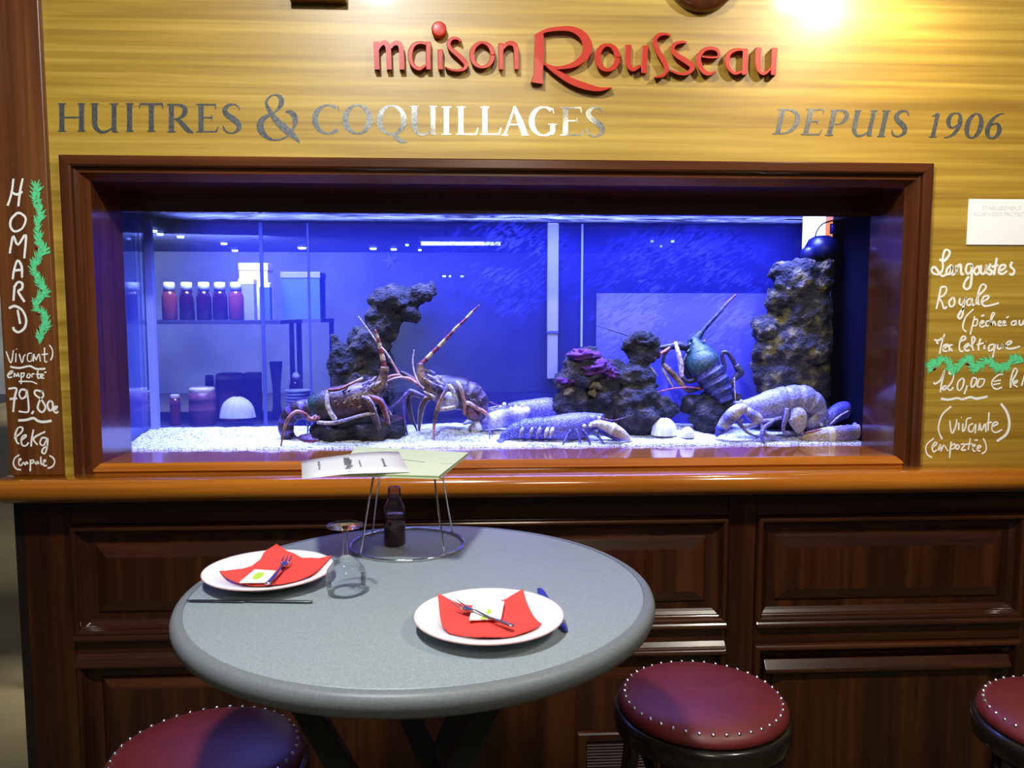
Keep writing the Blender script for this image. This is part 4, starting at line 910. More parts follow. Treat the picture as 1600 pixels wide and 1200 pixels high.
letter([[(*q, w) for q, w in zip([(570+(1130+105*math.cos(a))/6.154, 20+(405+128*math.sin(a))/6.154) for a in [2*math.pi*i/16 for i in range(16)]], [(34+22*abs(math.cos(2*math.pi*i/16)))/6.154 for i in range(16)])]][:0] or [s1([(1130+100*math.cos(2*math.pi*i/16), 405+118*math.sin(2*math.pi*i/16), 26+24*abs(math.cos(2*math.pi*i/16))) for i in range(17)])])
letter([s1([(1308, 290, 50), (1310, 400, 48), (1310, 548, 46)]), s1([(1325, 350, 28), (1365, 302, 40), (1420, 296, 48), (1452, 335, 52), (1456, 430, 50), (1460, 548, 48)])])
letter([s2([(238, 240, 100), (236, 400, 108), (234, 560, 106), (226, 700, 108), (210, 800, 150)]), s2([(190, 262, 30), (320, 202, 42), (480, 180, 52), (620, 190, 68), (735, 262, 95), (785, 380, 108), (755, 490, 96), (650, 580, 66), (520, 618, 44), (400, 622, 36), (285, 575, 26)]), s2([(320, 608, 20), (450, 685, 62), (600, 775, 76), (760, 835, 76), (920, 868, 50), (1060, 850, 8)])])
letter([s2([(1012+112*math.cos(2*math.pi*i/16), 508+142*math.sin(2*math.pi*i/16), 38+34*abs(math.cos(2*math.pi*i/16))) for i in range(17)])])
letter([s2([(1250, 362, 68), (1244, 480, 68), (1250, 590, 64), (1305, 645, 46), (1390, 600, 30)]), s2([(1442, 372, 70), (1432, 520, 68), (1426, 690, 66)])])
letter([s3([(318, 172, 22), (262, 155, 28), (195, 168, 40), (155, 225, 50), (180, 320, 54), (240, 425, 56), (275, 510, 52), (250, 580, 36), (195, 602, 22), (145, 605, 14)])])
letter([s3([(484, 240, 24), (430, 238, 28), (365, 258, 36), (338, 312, 46), (385, 375, 52), (480, 435, 58), (548, 495, 54), (505, 555, 38), (420, 568, 28), (312, 532, 18)])])
letter([s3([(650, 388, 20), (740, 398, 22), (818, 385, 24), (808, 325, 36), (735, 302, 36), (660, 325, 42), (612, 400, 50), (622, 480, 54), (668, 548, 50), (728, 568, 36), (795, 538, 10)])])
letter([s3([(1085, 322, 26), (1012, 318, 34), (935, 352, 48), (908, 430, 54), (930, 510, 50), (990, 562, 38), (1065, 545, 28)]), s3([(1098, 308, 52), (1092, 440, 50), (1086, 582, 50)])])
letter([s3([(1236, 295, 60), (1226, 420, 60), (1240, 525, 52), (1295, 565, 38), (1375, 505, 22)]), s3([(1402, 298, 60), (1394, 440, 56), (1388, 585, 54)])])

# silver-leaf capitals: unit glyphs (x right, y down, cap height 1), stroke = (x, y, width)
TK, TN = .19, .055
def V(x, w=TK, y0=0, y1=1): return [(x, y0+.02, w), (x, (y0+y1)/2, w*.92), (x, y1-.02, w)]
def Hs(x0, x1, y, w=TN): return [(x0, y, w), ((x0+x1)/2, y, w), (x1, y, w)]
def sf(x, y, h=.15): return [(x-h, y, .03), (x, y, .05), (x+h, y, .03)]
def ell(cx, cy, rx, ry, a0, a1, n=14, tk=TK, tn=TN):
    out = []
    for i in range(n+1):
        a = a0+(a1-a0)*i/n; out.append((cx+rx*math.cos(a), cy+ry*math.sin(a), tn+(tk-tn)*abs(math.cos(a))**1.3))
    return out
PI = math.pi
GLY_ = {
 'H': (1.0, [V(.15), V(.85), Hs(.15, .85, .5), sf(.15, .025), sf(.85, .025), sf(.15, .975), sf(.85, .975)]),
 'U': (1.0, [[(.17, .02, TK), (.17, .5, TK), (.19, .78, .17), (.36, .97, .11), (.58, .96, .07), (.80, .82, .05)], V(.83, .17), sf(.17, .025), sf(.83, .025), sf(.87, .975, .10)]),
 'I': (.36, [V(.18), sf(.18, .025), sf(.18, .975)]),
 'T': (.82, [V(.42), Hs(.03, .8, .035, .07), [(.03, .03, .05), (.02, .2, .02)], [(.79, .03, .06), (.81, .22, .02)], sf(.42, .975)]),
 'R': (.9, [V(.17), sf(.17, .025), sf(.17, .975), [(.17, .035, .05), (.42, .04, .07), (.60, .12, .15), (.64, .26, .18), (.56, .42, .13), (.38, .52, .05), (.2, .53, .04)], [(.36, .52, .12), (.58, .74, .17), (.74, .92, .16), (.92, 1.0, .05)]]),
 'E': (.72, [V(.17), sf(.15, .025), sf(.15, .975), Hs(.15, .64, .03), [(.64, .02, .06), (.67, .2, .02)], Hs(.2, .52, .48), [(.53, .38, .03), (.53, .58, .03)], Hs(.15, .68, .97), [(.67, .98, .07), (.74, .78, .02)]]),
 'S': (.62, [[(.54, .22, .02), (.52, .12, .05), (.40, .03, .06), (.22, .05, .10), (.10, .20, .16), (.16, .36, .18), (.34, .50, .20), (.50, .66, .19), (.52, .84, .14), (.36, .97, .06), (.18, .95, .06), (.08, .84, .07), (.05, .72, .02)]]),
 'C': (.86, [ell(.50, .5, .40, .47, -PI*.30, -PI*1.75, 20), [(.80, .06, .05), (.84, .26, .02)]]),
 'O': (1.0, [ell(.5, .5, .40, .47, 0, 2*PI, 28)]),
 'Q': (1.0, [ell(.5, .5, .40, .47, 0, 2*PI, 28), [(.50, .94, .06), (.64, 1.06, .14), (.80, 1.2, .13), (1.0, 1.24, .03)]]),
 'L': (.72, [V(.17), sf(.17, .025), sf(.15, .975), Hs(.15, .68, .97), [(.67, .98, .07), (.74, .74, .02)]]),
 'A': (.92, [[(.44, .02, .05), (.27, .5, .065), (.10, .98, .07)], [(.42, .0, .08), (.62, .5, .19), (.80, .98, .2)], Hs(.22, .64, .62, .05), sf(.10, .975, .12), sf(.80, .975, .14)]),
 'G': (.94, [ell(.50, .5, .40, .47, -PI*.28, -PI*1.70, 20), [(.80, .06, .05), (.84, .26, .02)], [(.80, .60, .17), (.80, .80, .17), (.78, .95, .1)], sf(.80, .60, .16)]),
 'D': (.95, [V(.17), sf(.12, .025), sf(.12, .975), [(.15, .035, .05), (.45, .04, .07), (.72, .18, .15), (.82, .46, .19), (.72, .78, .15), (.45, .95, .07), (.15, .965, .05)]]),
 'P': (.78, [V(.17), sf(.17, .025), sf(.17, .975), [(.17, .035, .05), (.42, .04, .07), (.62, .12, .14), (.68, .28, .18), (.60, .46, .12), (.40, .57, .05), (.3, .55, .03)]]),
 '1': (.42, [V(.22, .17), sf(.22, .975), [(.04, .16, .03), (.22, .03, .09)]]),
 '9': (.66, [[(.58, .36, .19), (.52, .10, .12), (.34, .02, .06), (.15, .10, .13), (.09, .32, .18), (.18, .54, .13), (.34, .60, .06), (.52, .50, .09)], [(.58, .34, .18), (.58, .54, .17), (.46, .80, .13), (.28, .95, .07), (.06, 1.0, .03)]]),
 '0': (.66, [ell(.33, .5, .25, .46, 0, 2*PI, 24)]),
 '6': (.66, [[(.62, .0, .03), (.40, .06, .07), (.20, .24, .13), (.09, .54, .18), (.12, .80, .17), (.30, .97, .07), (.50, .90, .12), (.58, .68, .18), (.50, .46, .13), (.34, .40, .06), (.14, .50, .05)]]),
}
def leaf_word(glyphs, mat, label, shear=0.0):
    b = MB()
    for ch, x0, x1, yt, yb in glyphs:
        wd, sts = GLY_[ch]; h = yb-yt; sx = (x1-x0)/wd
        for st in sts:
            q = [(x0+x*sx+(shear*h*(.5-y) if shear else 0), yt+y*h, max(w*h, 1.2)) for x, y, w in st]
            b.ribbon(q, P, WALL-.0006, WALL, 0, 5)
    return b
a = P(500, 215, WALL); t = thing('painted_lettering', 'worn silver HUITRES & COQUILLAGES capitals on the panel left of centre', 'lettering', a)
leaf_word([('H', 90, 134, 161, 206), ('U', 140, 186, 161, 207), ('I', 195, 210, 161, 206), ('T', 217, 255, 161, 206), ('R', 260, 301, 162, 207), ('E', 306, 340, 162, 207), ('S', 346, 378, 162, 209)], 'foil', '').build('lettering_word', M['foil'], t)
leaf_word([('C', 487, 531, 163, 210), ('O', 535, 582, 163, 210), ('Q', 588, 636, 164, 211), ('U', 640, 684, 165, 211), ('I', 688, 707, 166, 211), ('L', 712, 746, 166, 211), ('L', 750, 782, 166, 211), ('A', 784, 826, 166, 212), ('G', 826, 870, 166, 213), ('E', 875, 911, 167, 212), ('S', 914, 946, 167, 214)], 'foil', '').build('lettering_word', M['foil'], t)
s5 = crop(380, 130, 5); b = MB()
b.ribbon(s5([(330, 226, 10), (360, 222, 30), (395, 250, 46), (406, 300, 40), (394, 345, 22), (360, 400, 16), (310, 432, 14), (250, 444, 14), (190, 425, 30), (140, 370, 56), (135, 310, 52), (172, 265, 34), (225, 240, 14), (270, 205, 20), (298, 155, 42), (290, 112, 34), (250, 92, 12), (205, 108, 14), (180, 150, 22), (196, 200, 30)]), P, WALL-.0006, WALL, 0, 5)
b.ribbon(s5([(190, 185, 22), (196, 200, 30), (250, 280, 46), (320, 350, 60), (385, 405, 50), (442, 466, 6)]), P, WALL-.0007, WALL, 0, 5)
b.build('ampersand', M['foil'], t)
a = P(1390, 217, WALL); t = thing('painted_lettering', 'slanted silver DEPUIS 1906 lettering at the upper right of the panel', 'lettering', a)
leaf_word([('D', 1212, 1251, 170, 210), ('E', 1256, 1286, 170, 211), ('P', 1293, 1325, 171, 212), ('U', 1330, 1368, 172, 213), ('I', 1373, 1389, 172, 214), ('S', 1394, 1420, 172, 214)], 'foil', '', .22).build('lettering_word', M['foil'], t)
leaf_word([('1', 1452, 1470, 176, 215), ('9', 1477, 1502, 176, 215), ('0', 1508, 1536, 176, 217), ('6', 1541, 1566, 177, 217)], 'foil', '', .22).build('lettering_word', M['foil'], t)

# chalk writing
def hand(txt): return [[tuple(float(v) for v in q.split(',')) for q in s.split()] for s in txt.strip().split(';') if s.strip()]
def chalk(parent, name, cr, txt, wpx, y, mat='chalk', wide=()):
    b = MB(); rr = random.Random(len(txt))
    for i, st in enumerate(hand(txt)):
        st = cr(st)
        if len(st) == 1: st = [st[0], (st[0][0]+1, st[0][1]+1)]
        wv = wpx*(1.6 if i in wide else 1)
        b.ribbon([(x, yy, wv*rr.uniform(.8, 1.15)) for x, yy in st], P, y-.0007, y+.0002, 0, 4)
    return b.build(name, M[mat], parent)
PY = -.006
a = P(50, 740, PY)
lp = thing('chalk_price_list', 'white chalk lobster price with a green sprig on the left post', 'writing', a)
L1, L2, L3, L4 = crop(0, 270, 8.57), crop(0, 400, 8.57), crop(0, 530, 10), crop(0, 640, 10.9)
chalk(lp, 'text_line', L1, '180,80 160,240 130,360 100,440;305,75 270,240 245,450;150,250 200,285 250,285 300,250;230,535 150,620 140,720 200,785 300,740 345,620 290,550 230,535;130,1080 150,960 180,850 240,965 345,830 325,1145', 3.6, PY)
chalk(lp, 'text_line', L2, '170,310 190,180 235,60 290,140 295,290;185,195 290,185;180,600 195,400;190,420 240,350 300,370 290,440 245,480 330,615;235,720 270,910;120,700 200,670 300,730 350,850 330,960 250,1020 190,990 175,950', 3.8, PY)
chalk(lp, 'text_line', L3, '95,190 170,370 210,170;250,220 245,360;255,150 262,160;300,230 345,370 370,270 400,240;500,220 440,230 430,330 490,340 500,220 505,340;520,350 530,230;528,260 570,320;560,330 610,230 630,350;695,130 700,340 740,350;650,240 750,230;770,90 815,160 820,260 790,330', 2.0, PY)
chalk(lp, 'underline', L3, '160,430 300,450 460,420 570,465 710,460', 3.4, PY)
chalk(lp, 'text_line', L3, '140,560 200,510 170,500 120,560 140,600 190,590;220,590 225,530 260,580 280,530 300,590;330,520 330,640 330,700;330,540 380,530 360,590 330,580;440,540 420,590 460,600 470,550 440,540;500,600 500,550 540,540;590,490 590,600 620,610;560,550 640,545;640,590 680,560 650,550 630,600 690,610;690,520 725,515;290,660 400,660 500,665 580,700', 2.2, PY)
chalk(lp, 'text_line', L3, '130,775 255,770 230,900 205,1140;150,935 270,925;400,790 330,790 300,860 340,930 410,880 415,790 440,950 445,1120 380,1140 290,1125;525,1120 495,1170;660,820 560,800 545,860 640,940 710,1060 660,1140 590,1080 620,960 680,880 650,810;780,960 740,1020 770,1110 820,1090 820,990 780,960;905,1060 850,1060 840,1120 880,1150 910,1130;840,1095 890,1090', 3.2, PY)
chalk(lp, 'underline', L4, '310,185 450,175 570,145 640,190 740,210 880,190', 4.2, PY)
chalk(lp, 'text_line', L4, '240,490 370,380 380,310 310,310 260,430 290,560 330,580;350,530 440,460 430,430 370,480 370,590 430,620 490,560;570,340 540,500 530,630;770,375 620,450 570,500 600,560 640,600;800,490 720,480 680,570 740,610 810,490 800,650 760,750 715,720 740,660 820,610', 2.8, PY)
chalk(lp, 'text_line', L4, '330,770 250,830 230,930 280,1010 360,1025;310,900 360,850 330,840 320,930 360,950 400,900 430,940 450,890 480,930;520,850 518,950 515,1050;520,870 570,860 560,910 520,910;590,890 620,930 640,880 660,930;695,800 700,920 740,930;740,910 780,870 750,860 745,950 800,950;840,780 910,830 930,900 890,970 810,1000', 2.4, PY)
def sprig(parent, path, y, seed, horiz=False):
    rr = random.Random(seed); pp = smooth_path(path, 9); b = MB()
    for i in range(len(pp)-1):
        (x, yy), (x2, y2) = pp[i], pp[i+1]; l = math.hypot(x2-x, y2-yy) or 1; tx, ty = (x2-x)/l, (y2-yy)/l
        for k in range(3):
            sgn = 1 if (k+i) % 2 else -1; ang = sgn*rr.uniform(.2, .85); ln = rr.uniform(7, 14)
            dx, dy = -tx, -ty
            ex, ey = dx*math.cos(ang)-dy*math.sin(ang), dx*math.sin(ang)+dy*math.cos(ang)
            ox = x+rr.uniform(-2, 2); oy = yy+rr.uniform(-2, 2)
            b.ribbon([(ox, oy, 1.5), (ox+ex*ln*.5, oy+ey*ln*.5, 2.1), (ox+ex*ln, oy+ey*ln, .7)], P, y-.0008, y+.0002, 0, 2)
    return b.build('green_sprig', M['green'], parent)
sprig(lp, [(57, 292), (57, 312), (63, 335), (58, 352), (62, 378), (69, 392), (60, 402), (53, 420), (62, 440), (69, 456), (62, 466), (58, 480), (69, 492), (71, 508), (64, 520), (62, 538)], PY, 11)
def berries(parent, spots, y):
    for px, py, r in spots:
        b = MB(); c = P(px, py, y); m = m_px(c); b.lathe([(0, 0), (r*m*.8, 0), (r*m, .0006), (0, .0006)][::-1], Vector((c.x, y+.0001, c.z)), 10, axis=Vector((0, -1, 0)))
        b.build('red_berry', M['berry'], parent)
berries(lp, [(59, 328, 2.6), (60, 338, 3.2), (59, 386, 4), (69, 391, 2.6), (58, 414, 2.6), (60, 444, 2.8), (66, 452, 2.6), (60, 489, 3), (62, 513, 3.2), (66, 480, 2.6)], PY-.0003)
a = P(1520, 725, WALL)
rp = thing('chalk_price_list', 'white chalk spiny lobster price with a green sprig on the panel right of the tank', 'writing', a)
R5, R6, R7, R8 = crop(1440, 380, 10), crop(1440, 470, 10), crop(1440, 550, 10), crop(1430, 620, 9.41)
chalk(rp, 'text_line', R5, '440,130 390,100 350,140 330,260 330,400 280,480 200,480 150,420 200,370 260,440 320,515 400,480;280,250 340,280 400,230 440,160 430,110;470,340 400,400 390,480 440,470 480,350 475,490 520,480;550,340 540,480 560,370 610,340 620,480 660,480;790,330 720,330 690,420 720,480 770,440 790,330 770,640 710,720 660,680 680,600 740,520;860,370 820,430 850,490 900,450 890,370 860,370;930,340 930,470 990,460 1010,340 1010,480;1080,320 1050,400 1100,440 1070,490 1030,470;1175,230 1150,380 1130,500;1090,370 1200,340;1210,440 1300,390 1300,340 1230,360 1210,460 1270,480 1340,430;1415,290 1390,360 1450,430 1420,490 1370,480', 3.7, WALL)
chalk(rp, 'text_line', R5, '300,690 270,850 230,1030;300,690 370,680 390,740 340,820 280,850 320,930 350,1020 400,990;480,850 430,920 450,990 510,960 510,870 480,850;600,860 590,940 640,960 690,840 650,1000 640,1120 600,1180 570,1150 600,1080 660,1010;770,860 710,900 720,970 770,950 790,860 790,960 830,960;860,960 870,850 990,720 1000,660 940,650 890,760 880,900 900,970;950,920 1040,860 1040,820 970,840 940,920 980,980 1080,970 1210,935', 3.1, WALL)
chalk(rp, 'text_line', R6, '810,130 700,240 650,360 650,440 700,485;830,240 790,400 760,530;820,300 870,290 860,380 800,390;910,370 970,330 950,310 910,360 930,410 990,390;930,240 980,225;1060,310 1010,330 1010,390 1050,390;1090,390 1090,300 1140,200 1110,190 1080,280 1090,380 1130,320 1160,390;1200,360 1240,330 1210,320 1200,380 1250,390;1270,370 1310,330 1280,320 1270,380 1330,380;1320,270 1365,245;1470,310 1410,330 1410,380 1460,370 1475,310 1480,380;1530,300 1530,370 1570,370 1600,300 1605,380', 2.6, WALL)
chalk(rp, 'text_line', R6, '200,610 260,620 340,570 355,520 310,680 280,830;230,640 262,675;340,750 410,700 400,680 350,700 340,780 400,790;430,790 440,700 490,690;455,740 480,790;590,640 680,600 680,560 630,570 590,680 600,780 650,790;670,740 740,690 720,670 670,720 690,780 750,770;760,720 830,620 820,570 790,580 790,700 810,780;920,590 890,700 890,780;860,690 970,660;980,690 980,760;1005,635 1012,640;1130,680 1060,700 1050,780 1110,760 1150,680 1130,800 1110,890;1190,680 1190,750 1240,740 1260,680 1260,750;1310,710 1400,660 1390,630 1330,660 1330,740 1430,745 1540,710', 2.8, WALL)
chalk(rp, 'text_line', R7, '190,470 210,500 300,430 360,280 320,450 290,630;470,350 430,330 440,310 490,310 500,390 450,500 350,590 330,560 380,530 440,600 500,550;630,410 570,470 560,570 600,600 650,520 660,430 630,410;715,520 665,660;800,400 770,500 790,550 840,500 860,420 800,400;900,420 870,520 900,550 960,510 980,430 900,420;1275,350 1200,360 1110,440 1100,520 1160,580 1260,550;1120,460 1240,440;1120,510 1235,490;1390,560 1400,400 1450,260 1490,280 1480,340 1410,470 1500,440 1480,480 1430,500 1500,550;1560,530 1600,400 1620,330', 2.6, WALL)
chalk(rp, 'underline', R7, '300,730 420,745 560,720 640,740 760,705 860,730 1030,695', 3.6, WALL)
chalk(rp, 'text_line', R8, '530,140 400,260 345,420 350,520 395,625;510,350 520,470 550,535 600,420 610,330;640,380 640,490;675,300 683,306;700,390 700,510 740,450 760,330 830,310;850,390 790,430 790,500 840,510 890,400 880,540;930,500 950,390 970,500 1030,400 1040,520;1085,230 1070,500;1050,390 1130,370;1130,440 1210,400 1190,370 1140,400 1130,490 1190,525 1280,480;1260,100 1350,230 1385,400 1340,550 1200,655', 2.5, WALL, wide=(10,))
chalk(rp, 'text_line', R8, '275,610 180,690 155,770 180,850 250,895;260,740 320,690 290,670 250,740 270,810 320,780;340,790 370,700 380,800 420,710 480,800;530,660 515,780 505,900;530,720 580,690 580,750 530,770;620,700 590,740 620,770 650,730 620,700;670,700 730,700 680,780 750,780;810,610 780,780;740,700 840,690;840,750 880,710 850,710 850,790 890,800;910,770 970,730 930,720 910,780 960,800;870,640 920,635;1000,610 1040,700 1040,790 980,840', 2.4, WALL)
sprig(rp, [(1600, 564), (1585, 562), (1572, 572), (1560, 574), (1548, 564), (1535, 568), (1524, 574), (1514, 562), (1500, 570), (1490, 577), (1478, 562), (1464, 566), (1455, 571)][::-1], WALL, 5)
berries(rp, [(1459, 575, 4), (1512, 567, 4), (1545, 560, 2.6), (1578, 565, 2.6)], WALL-.0003)

# white notice plate, cut by the frame's right edge
c0 = P(1510.5, 311, WALL); c1 = P(1509, 383, WALL)
t = thing('notice_plate', 'small white notice plate on the panel at the right edge', 'notice', (1.48, WALL, c1.z))
b = MB(); x1 = c0.x+.21; b.box(c1.x, x1, WALL-.004, WALL, c1.z, c0.z); plate = b.build('plate', M['card'], t, bevel=.003)
def print_line(parent, text, px, py, hpx, y, mat):
    c = P(px, py, y); m = m_px(c)
    cu = bpy.data.curves.new('text', 'FONT'); cu.body = text; cu.size = hpx*m*1.38; cu.extrude = .0002
    tmp = bpy.data.objects.new('text', cu); C.objects.link(tmp); dg = bpy.context.evaluated_depsgraph_get(); dg.update()
    me = bpy.data.meshes.new_from_object(tmp.evaluated_get(dg)); bpy.data.objects.remove(tmp); bpy.data.curves.remove(cu)
    bb = MB(); bb.add([(c.x+v.co.x, y-v.co.z, c.z+v.co.y) for v in me.vertices], [list(p.vertices) for p in me.polygons]); bpy.data.meshes.remove(me)
    return bb.build('printed_line', M[mat], parent)
print_line(plate, 'ETABLISSEMENT', 1534, 328, 6.5, WALL-.0042, 'faint'); print_line(plate, 'SOUS VIDEO PROTECTION', 1521, 337, 6, WALL-.0042, 'faint')
# dark red fittings whose lower edges peep in at the top
c = P(1102, -46, -.02); m = m_px(c)
b = MB(); b.lathe([(0, -.022), (50*m, -.022), (57*m, -.014), (58*m, .0), (58*m, WALL+.02), (0, WALL+.02)], Vector((c.x, 0, c.z)), 40, axis=Vector((0, 1, 0)))
tag(b.build('wall_plaque', M['frame']), 'dark red-brown round fitting peeping in at the top above the red lettering', 'fitting')
a0, a1 = P(452, 1, -.01), P(541, -2, -.01); b = MB(); b.box(a0.x, a1.x, -.018, WALL, a0.z, a0.z+.10)
tag(b.build('wall_bracket', M['frame'], bevel=.003), 'dark red-brown straight-edged fitting peeping in at the top left', 'fitting')

# ------------------------------------------------------------------ table
TZ = 1.0994; TC = Vector((-.0828, -.782, 0)); TR = .375
tb = thing('bistro_table', 'round grey high table with a dark rim standing before the tank', 'table', (TC.x, TC.y, 0))
b = MB(); b.lathe([(0, TZ), (TR-.020, TZ), (TR-.017, TZ-.0012), (TR-.017, TZ-.020), (0, TZ-.020)], TC, 96); b.build('tabletop', M['table'], tb)
b = MB(); b.lathe([(TR-.017, TZ-.0006), (TR-.009, TZ-.0004), (TR-.003, TZ-.004), (TR, TZ-.011), (TR, TZ-.018), (TR-.003, TZ-.028), (TR-.012, TZ-.035), (TR-.040, TZ-.036), (TR-.045, TZ-.026), (TR-.017, TZ-.020)], TC, 96); b.build('rim', M['table_rim'], tb)
def bar(a, c, wx, wy): 
    a, c = Vector(a), Vector(c); b = MB(); d = (c-a).normalized(); v = Vector((0, 1, 0)); v = (v-d*v.dot(d)).normalized(); u = d.cross(v)
    b.obox((a+c)/2, d*((c-a).length/2), u*wx, v*wy); return b
def legline(px0, py0, px1, py1, y):
    p, q = P(px0, py0, y), P(px1, py1, y); d = (q-p)/(q.z-p.z)
    return p+d*(TZ-.034-p.z), p+d*(.0-p.z)
for px0, py0, px1, py1, y in ((484, 1115, 534, 1200, -.93), (758, 1108, 714, 1200, -.93), (641, 1120, 676, 1200, -.66), (716, 1116, 683, 1196, -.66)):
    a, c = legline(px0, py0, px1, py1, y)
    bar(a, c, .019, .010).build('leg', M['iron'], tb, bevel=.003)
for x0, x1, y in ((-.23, .17, -.93), (-.12, .10, -.66)): b = MB(); b.box(TC.x+x0, TC.x+x1, y-.02, y+.02, TZ-.052, TZ-.034); b.build('cross_bar', M['iron'], tb)

# ------------------------------------------------------------------ stools
SZ = .778
def make_stool(c, label):
    t = thing('bar_stool', label, 'stool', (c.x, c.y, 0), 'oxblood bar stools'); r = .172
    b = MB(); b.lathe([(0, SZ+.016), (.05, SZ+.0155), (.10, SZ+.012), (.14, SZ+.004), (.158, SZ-.004), (.166, SZ-.013), (.168, SZ-.021), (.164, SZ-.027), (0, SZ-.028)], (c.x, c.y, 0), 72); seat = b.build('seat', M['vinyl'], t)
    b = MB()
    for i in range(40):
        a = 2*math.pi*i/40; b.ball((c.x+.1545*math.cos(a), c.y+.1545*math.sin(a), SZ-.0025), .0042, None, None, 8)
    b.build('nail_trim', M['nail'], seat, label='polished nail heads')
    b = MB(); b.lathe([(.10, SZ-.027), (.168, SZ-.027), (.174, SZ-.031), (.176, SZ-.040), (.174, SZ-.066), (.168, SZ-.072), (.10, SZ-.072)], (c.x, c.y, 0), 72); b.build('seat_ring', M['black_wood'], t)
    tops = []
    for i in range(4):
        a = math.pi/4+math.pi/2*i+.12; u = Vector((math.cos(a), math.sin(a), 0)); b = MB(); cc = Vector((c.x, c.y, 0))
        b.tube([cc+u*.148+Vector((0, 0, SZ-.066)), cc+u*.158+Vector((0, 0, SZ-.20)), cc+u*.185+Vector((0, 0, .40)), cc+u*.225+Vector((0, 0, 0))], [.019, .018, .016, .014], 12); b.build('leg', M['black_wood'], t)
        a2 = a+math.pi/2; w_ = Vector((math.cos(a2), math.sin(a2), 0)); b = MB(); pts = []
        for k in range(9):
            s_ = k/8; v = (u*(1-s_)+w_*s_); v = v.normalized()*(.150+.004); pts.append(cc+v*(1-.14*math.sin(math.pi*s_))+Vector((0, 0, SZ-.20+.115*math.sin(math.pi*s_))))
        b.tube(pts, .009, 8, 3); b.build('hoop', M['black_wood'], t)
    b = MB(); b.tube([Vector((c.x, c.y, .28))+Vector((math.cos(2*math.pi*k/24), math.sin(2*math.pi*k/24), 0))*.196 for k in range(24)], .010, 8, 2, closed=True); b.build('foot_ring', M['black_wood'], t)
    return t
p = G(1097, 1084, SZ); st = make_stool(Vector((p.x, p.y, 0)), 'oxblood stool standing to the right of the table')
p = G(322, 1170, SZ); copy_tree(st, Vector((p.x, p.y, 0)), 'oxblood stool half hidden under the left side of the table', .5)
p = G(1682, 1112, SZ); copy_tree(st, Vector((p.x, p.y, 0)), 'oxblood stool cut off by the right edge of the photo', .9)

# ------------------------------------------------------------------ plates and cutlery
PLR = .1045
KP = .864
PROF_P = [(r*KP, z) for r, z in [(0, .0075), (.060, .0075), (.074, .0085), (.083, .0145), (.100, .0185), (.1195, .0215), (.121, .0212)]]
def plate_h(r):
    for (r0, z0), (r1, z1) in zip(PROF_P, PROF_P[1:]):
        if r <= r1: return z0+(z1-z0)*(r-r0)/(r1-r0)
    return .0212
def make_plate(c, label):
    t = thing('dinner_plate', label, 'plate', c, 'laid plates'); b = MB()
    b.lathe(PROF_P+[(r*KP, z) for r, z in [(.1205, .0195), (.100, .0155), (.080, .0105), (.072, .003), (.066, .0), (.062, .0), (.060, .003), (0, .003)]], c, 96); bd = b.build('body', M['china'], t)
    b = MB(); b.lathe([(r*KP, z) for r, z in [(.1195, .0217), (.1212, .0216), (.1214, .0200), (.1204, .0192)]], c, 96); b.build('rim_line', M['china_edge'], bd)
    b = MB(); b.lathe([(r*KP, z) for r, z in [(.0838, .0150), (.0846, .0152)]], c, 96); b.build('well_line', M['china_line'], bd); return t
pl = []
for px, py, lab in ((420, 889, 'white plate at the back left of the table beside the upturned glass'), (764, 960, 'white plate at the front right of the table')):
    q = G(px, py, TZ+.020); c = Vector((q.x, q.y, TZ)); pl.append(c); make_plate(c, lab)
def napkin(c, poly, label, lift=.0022, seed=0):
    zt = TZ+.019; Q = [G(px, py, zt) for px, py in poly]
    bm = bmesh.new(); vs = [bm.verts.new((q.x, q.y, 0)) for q in Q]; f = bm.faces.new(vs)
    bmesh.ops.triangulate(bm, faces=[f])
    for _ in range(4): bmesh.ops.subdivide_edges(bm, edges=[e for e in bm.edges if e.calc_length() > .006], cuts=1, use_grid_fill=True); bmesh.ops.triangulate(bm, faces=bm.faces[:])
    for v in bm.verts:
        r = math.hypot(v.co.x-c.x, v.co.y-c.y); base = TZ+max(plate_h(r), .0140)
        v.co.z = base+lift+.0016*(1+noise.noise(Vector((v.co.x*30, v.co.y*30, seed))))
    r_ = bmesh.ops.extrude_face_region(bm, geom=bm.faces[:])
    for g in r_['geom']:
        if isinstance(g, bmesh.types.BMVert): g.co.z -= .0016
    bmesh.ops.recalc_face_normals(bm, faces=bm.faces)
    b = MB(); bm.verts.index_update(); b.add([v.co.copy() for v in bm.verts], [[v.index for v in f.verts] for f in bm.faces], 0, False); bm.free()
    return tag(b.build('napkin', M['napkin']), label, 'napkin', 'red napkins on the plates')
napkin(pl[0], [(343, 893), (358, 890), (378, 888), (393, 883), (405, 874), (413, 866), (424, 860), (432, 855), (440, 860), (448, 864), (460, 867), (472, 871), (486, 872), (498, 875), (519, 874), (508, 883), (494, 896), (484, 903), (465, 909), (440, 915), (415, 916), (400, 915), (385, 911), (368, 907), (355, 901)], 'red napkin on the back left plate with one corner over the rim', seed=1)
napkin(pl[1], [(684, 933), (697, 937), (712, 941), (728, 943), (742, 944), (760, 943), (778, 939), (796, 933), (817, 926), (822, 938), (828, 950), (836, 964), (846, 975), (838, 982), (824, 987), (808, 992), (790, 996), (770, 997), (745, 997), (724, 992), (702, 990), (694, 981), (689, 968), (686, 950)], 'red napkin on the front right plate with two upstanding corners', seed=2)
def flat_quad(pts, z, th, mat, name, parent=None):
    Q = [G(px, py, z) for px, py in pts]; b = MB(); b.prism(Q, (0, 0, th)); return b.build(name, M[mat], parent)
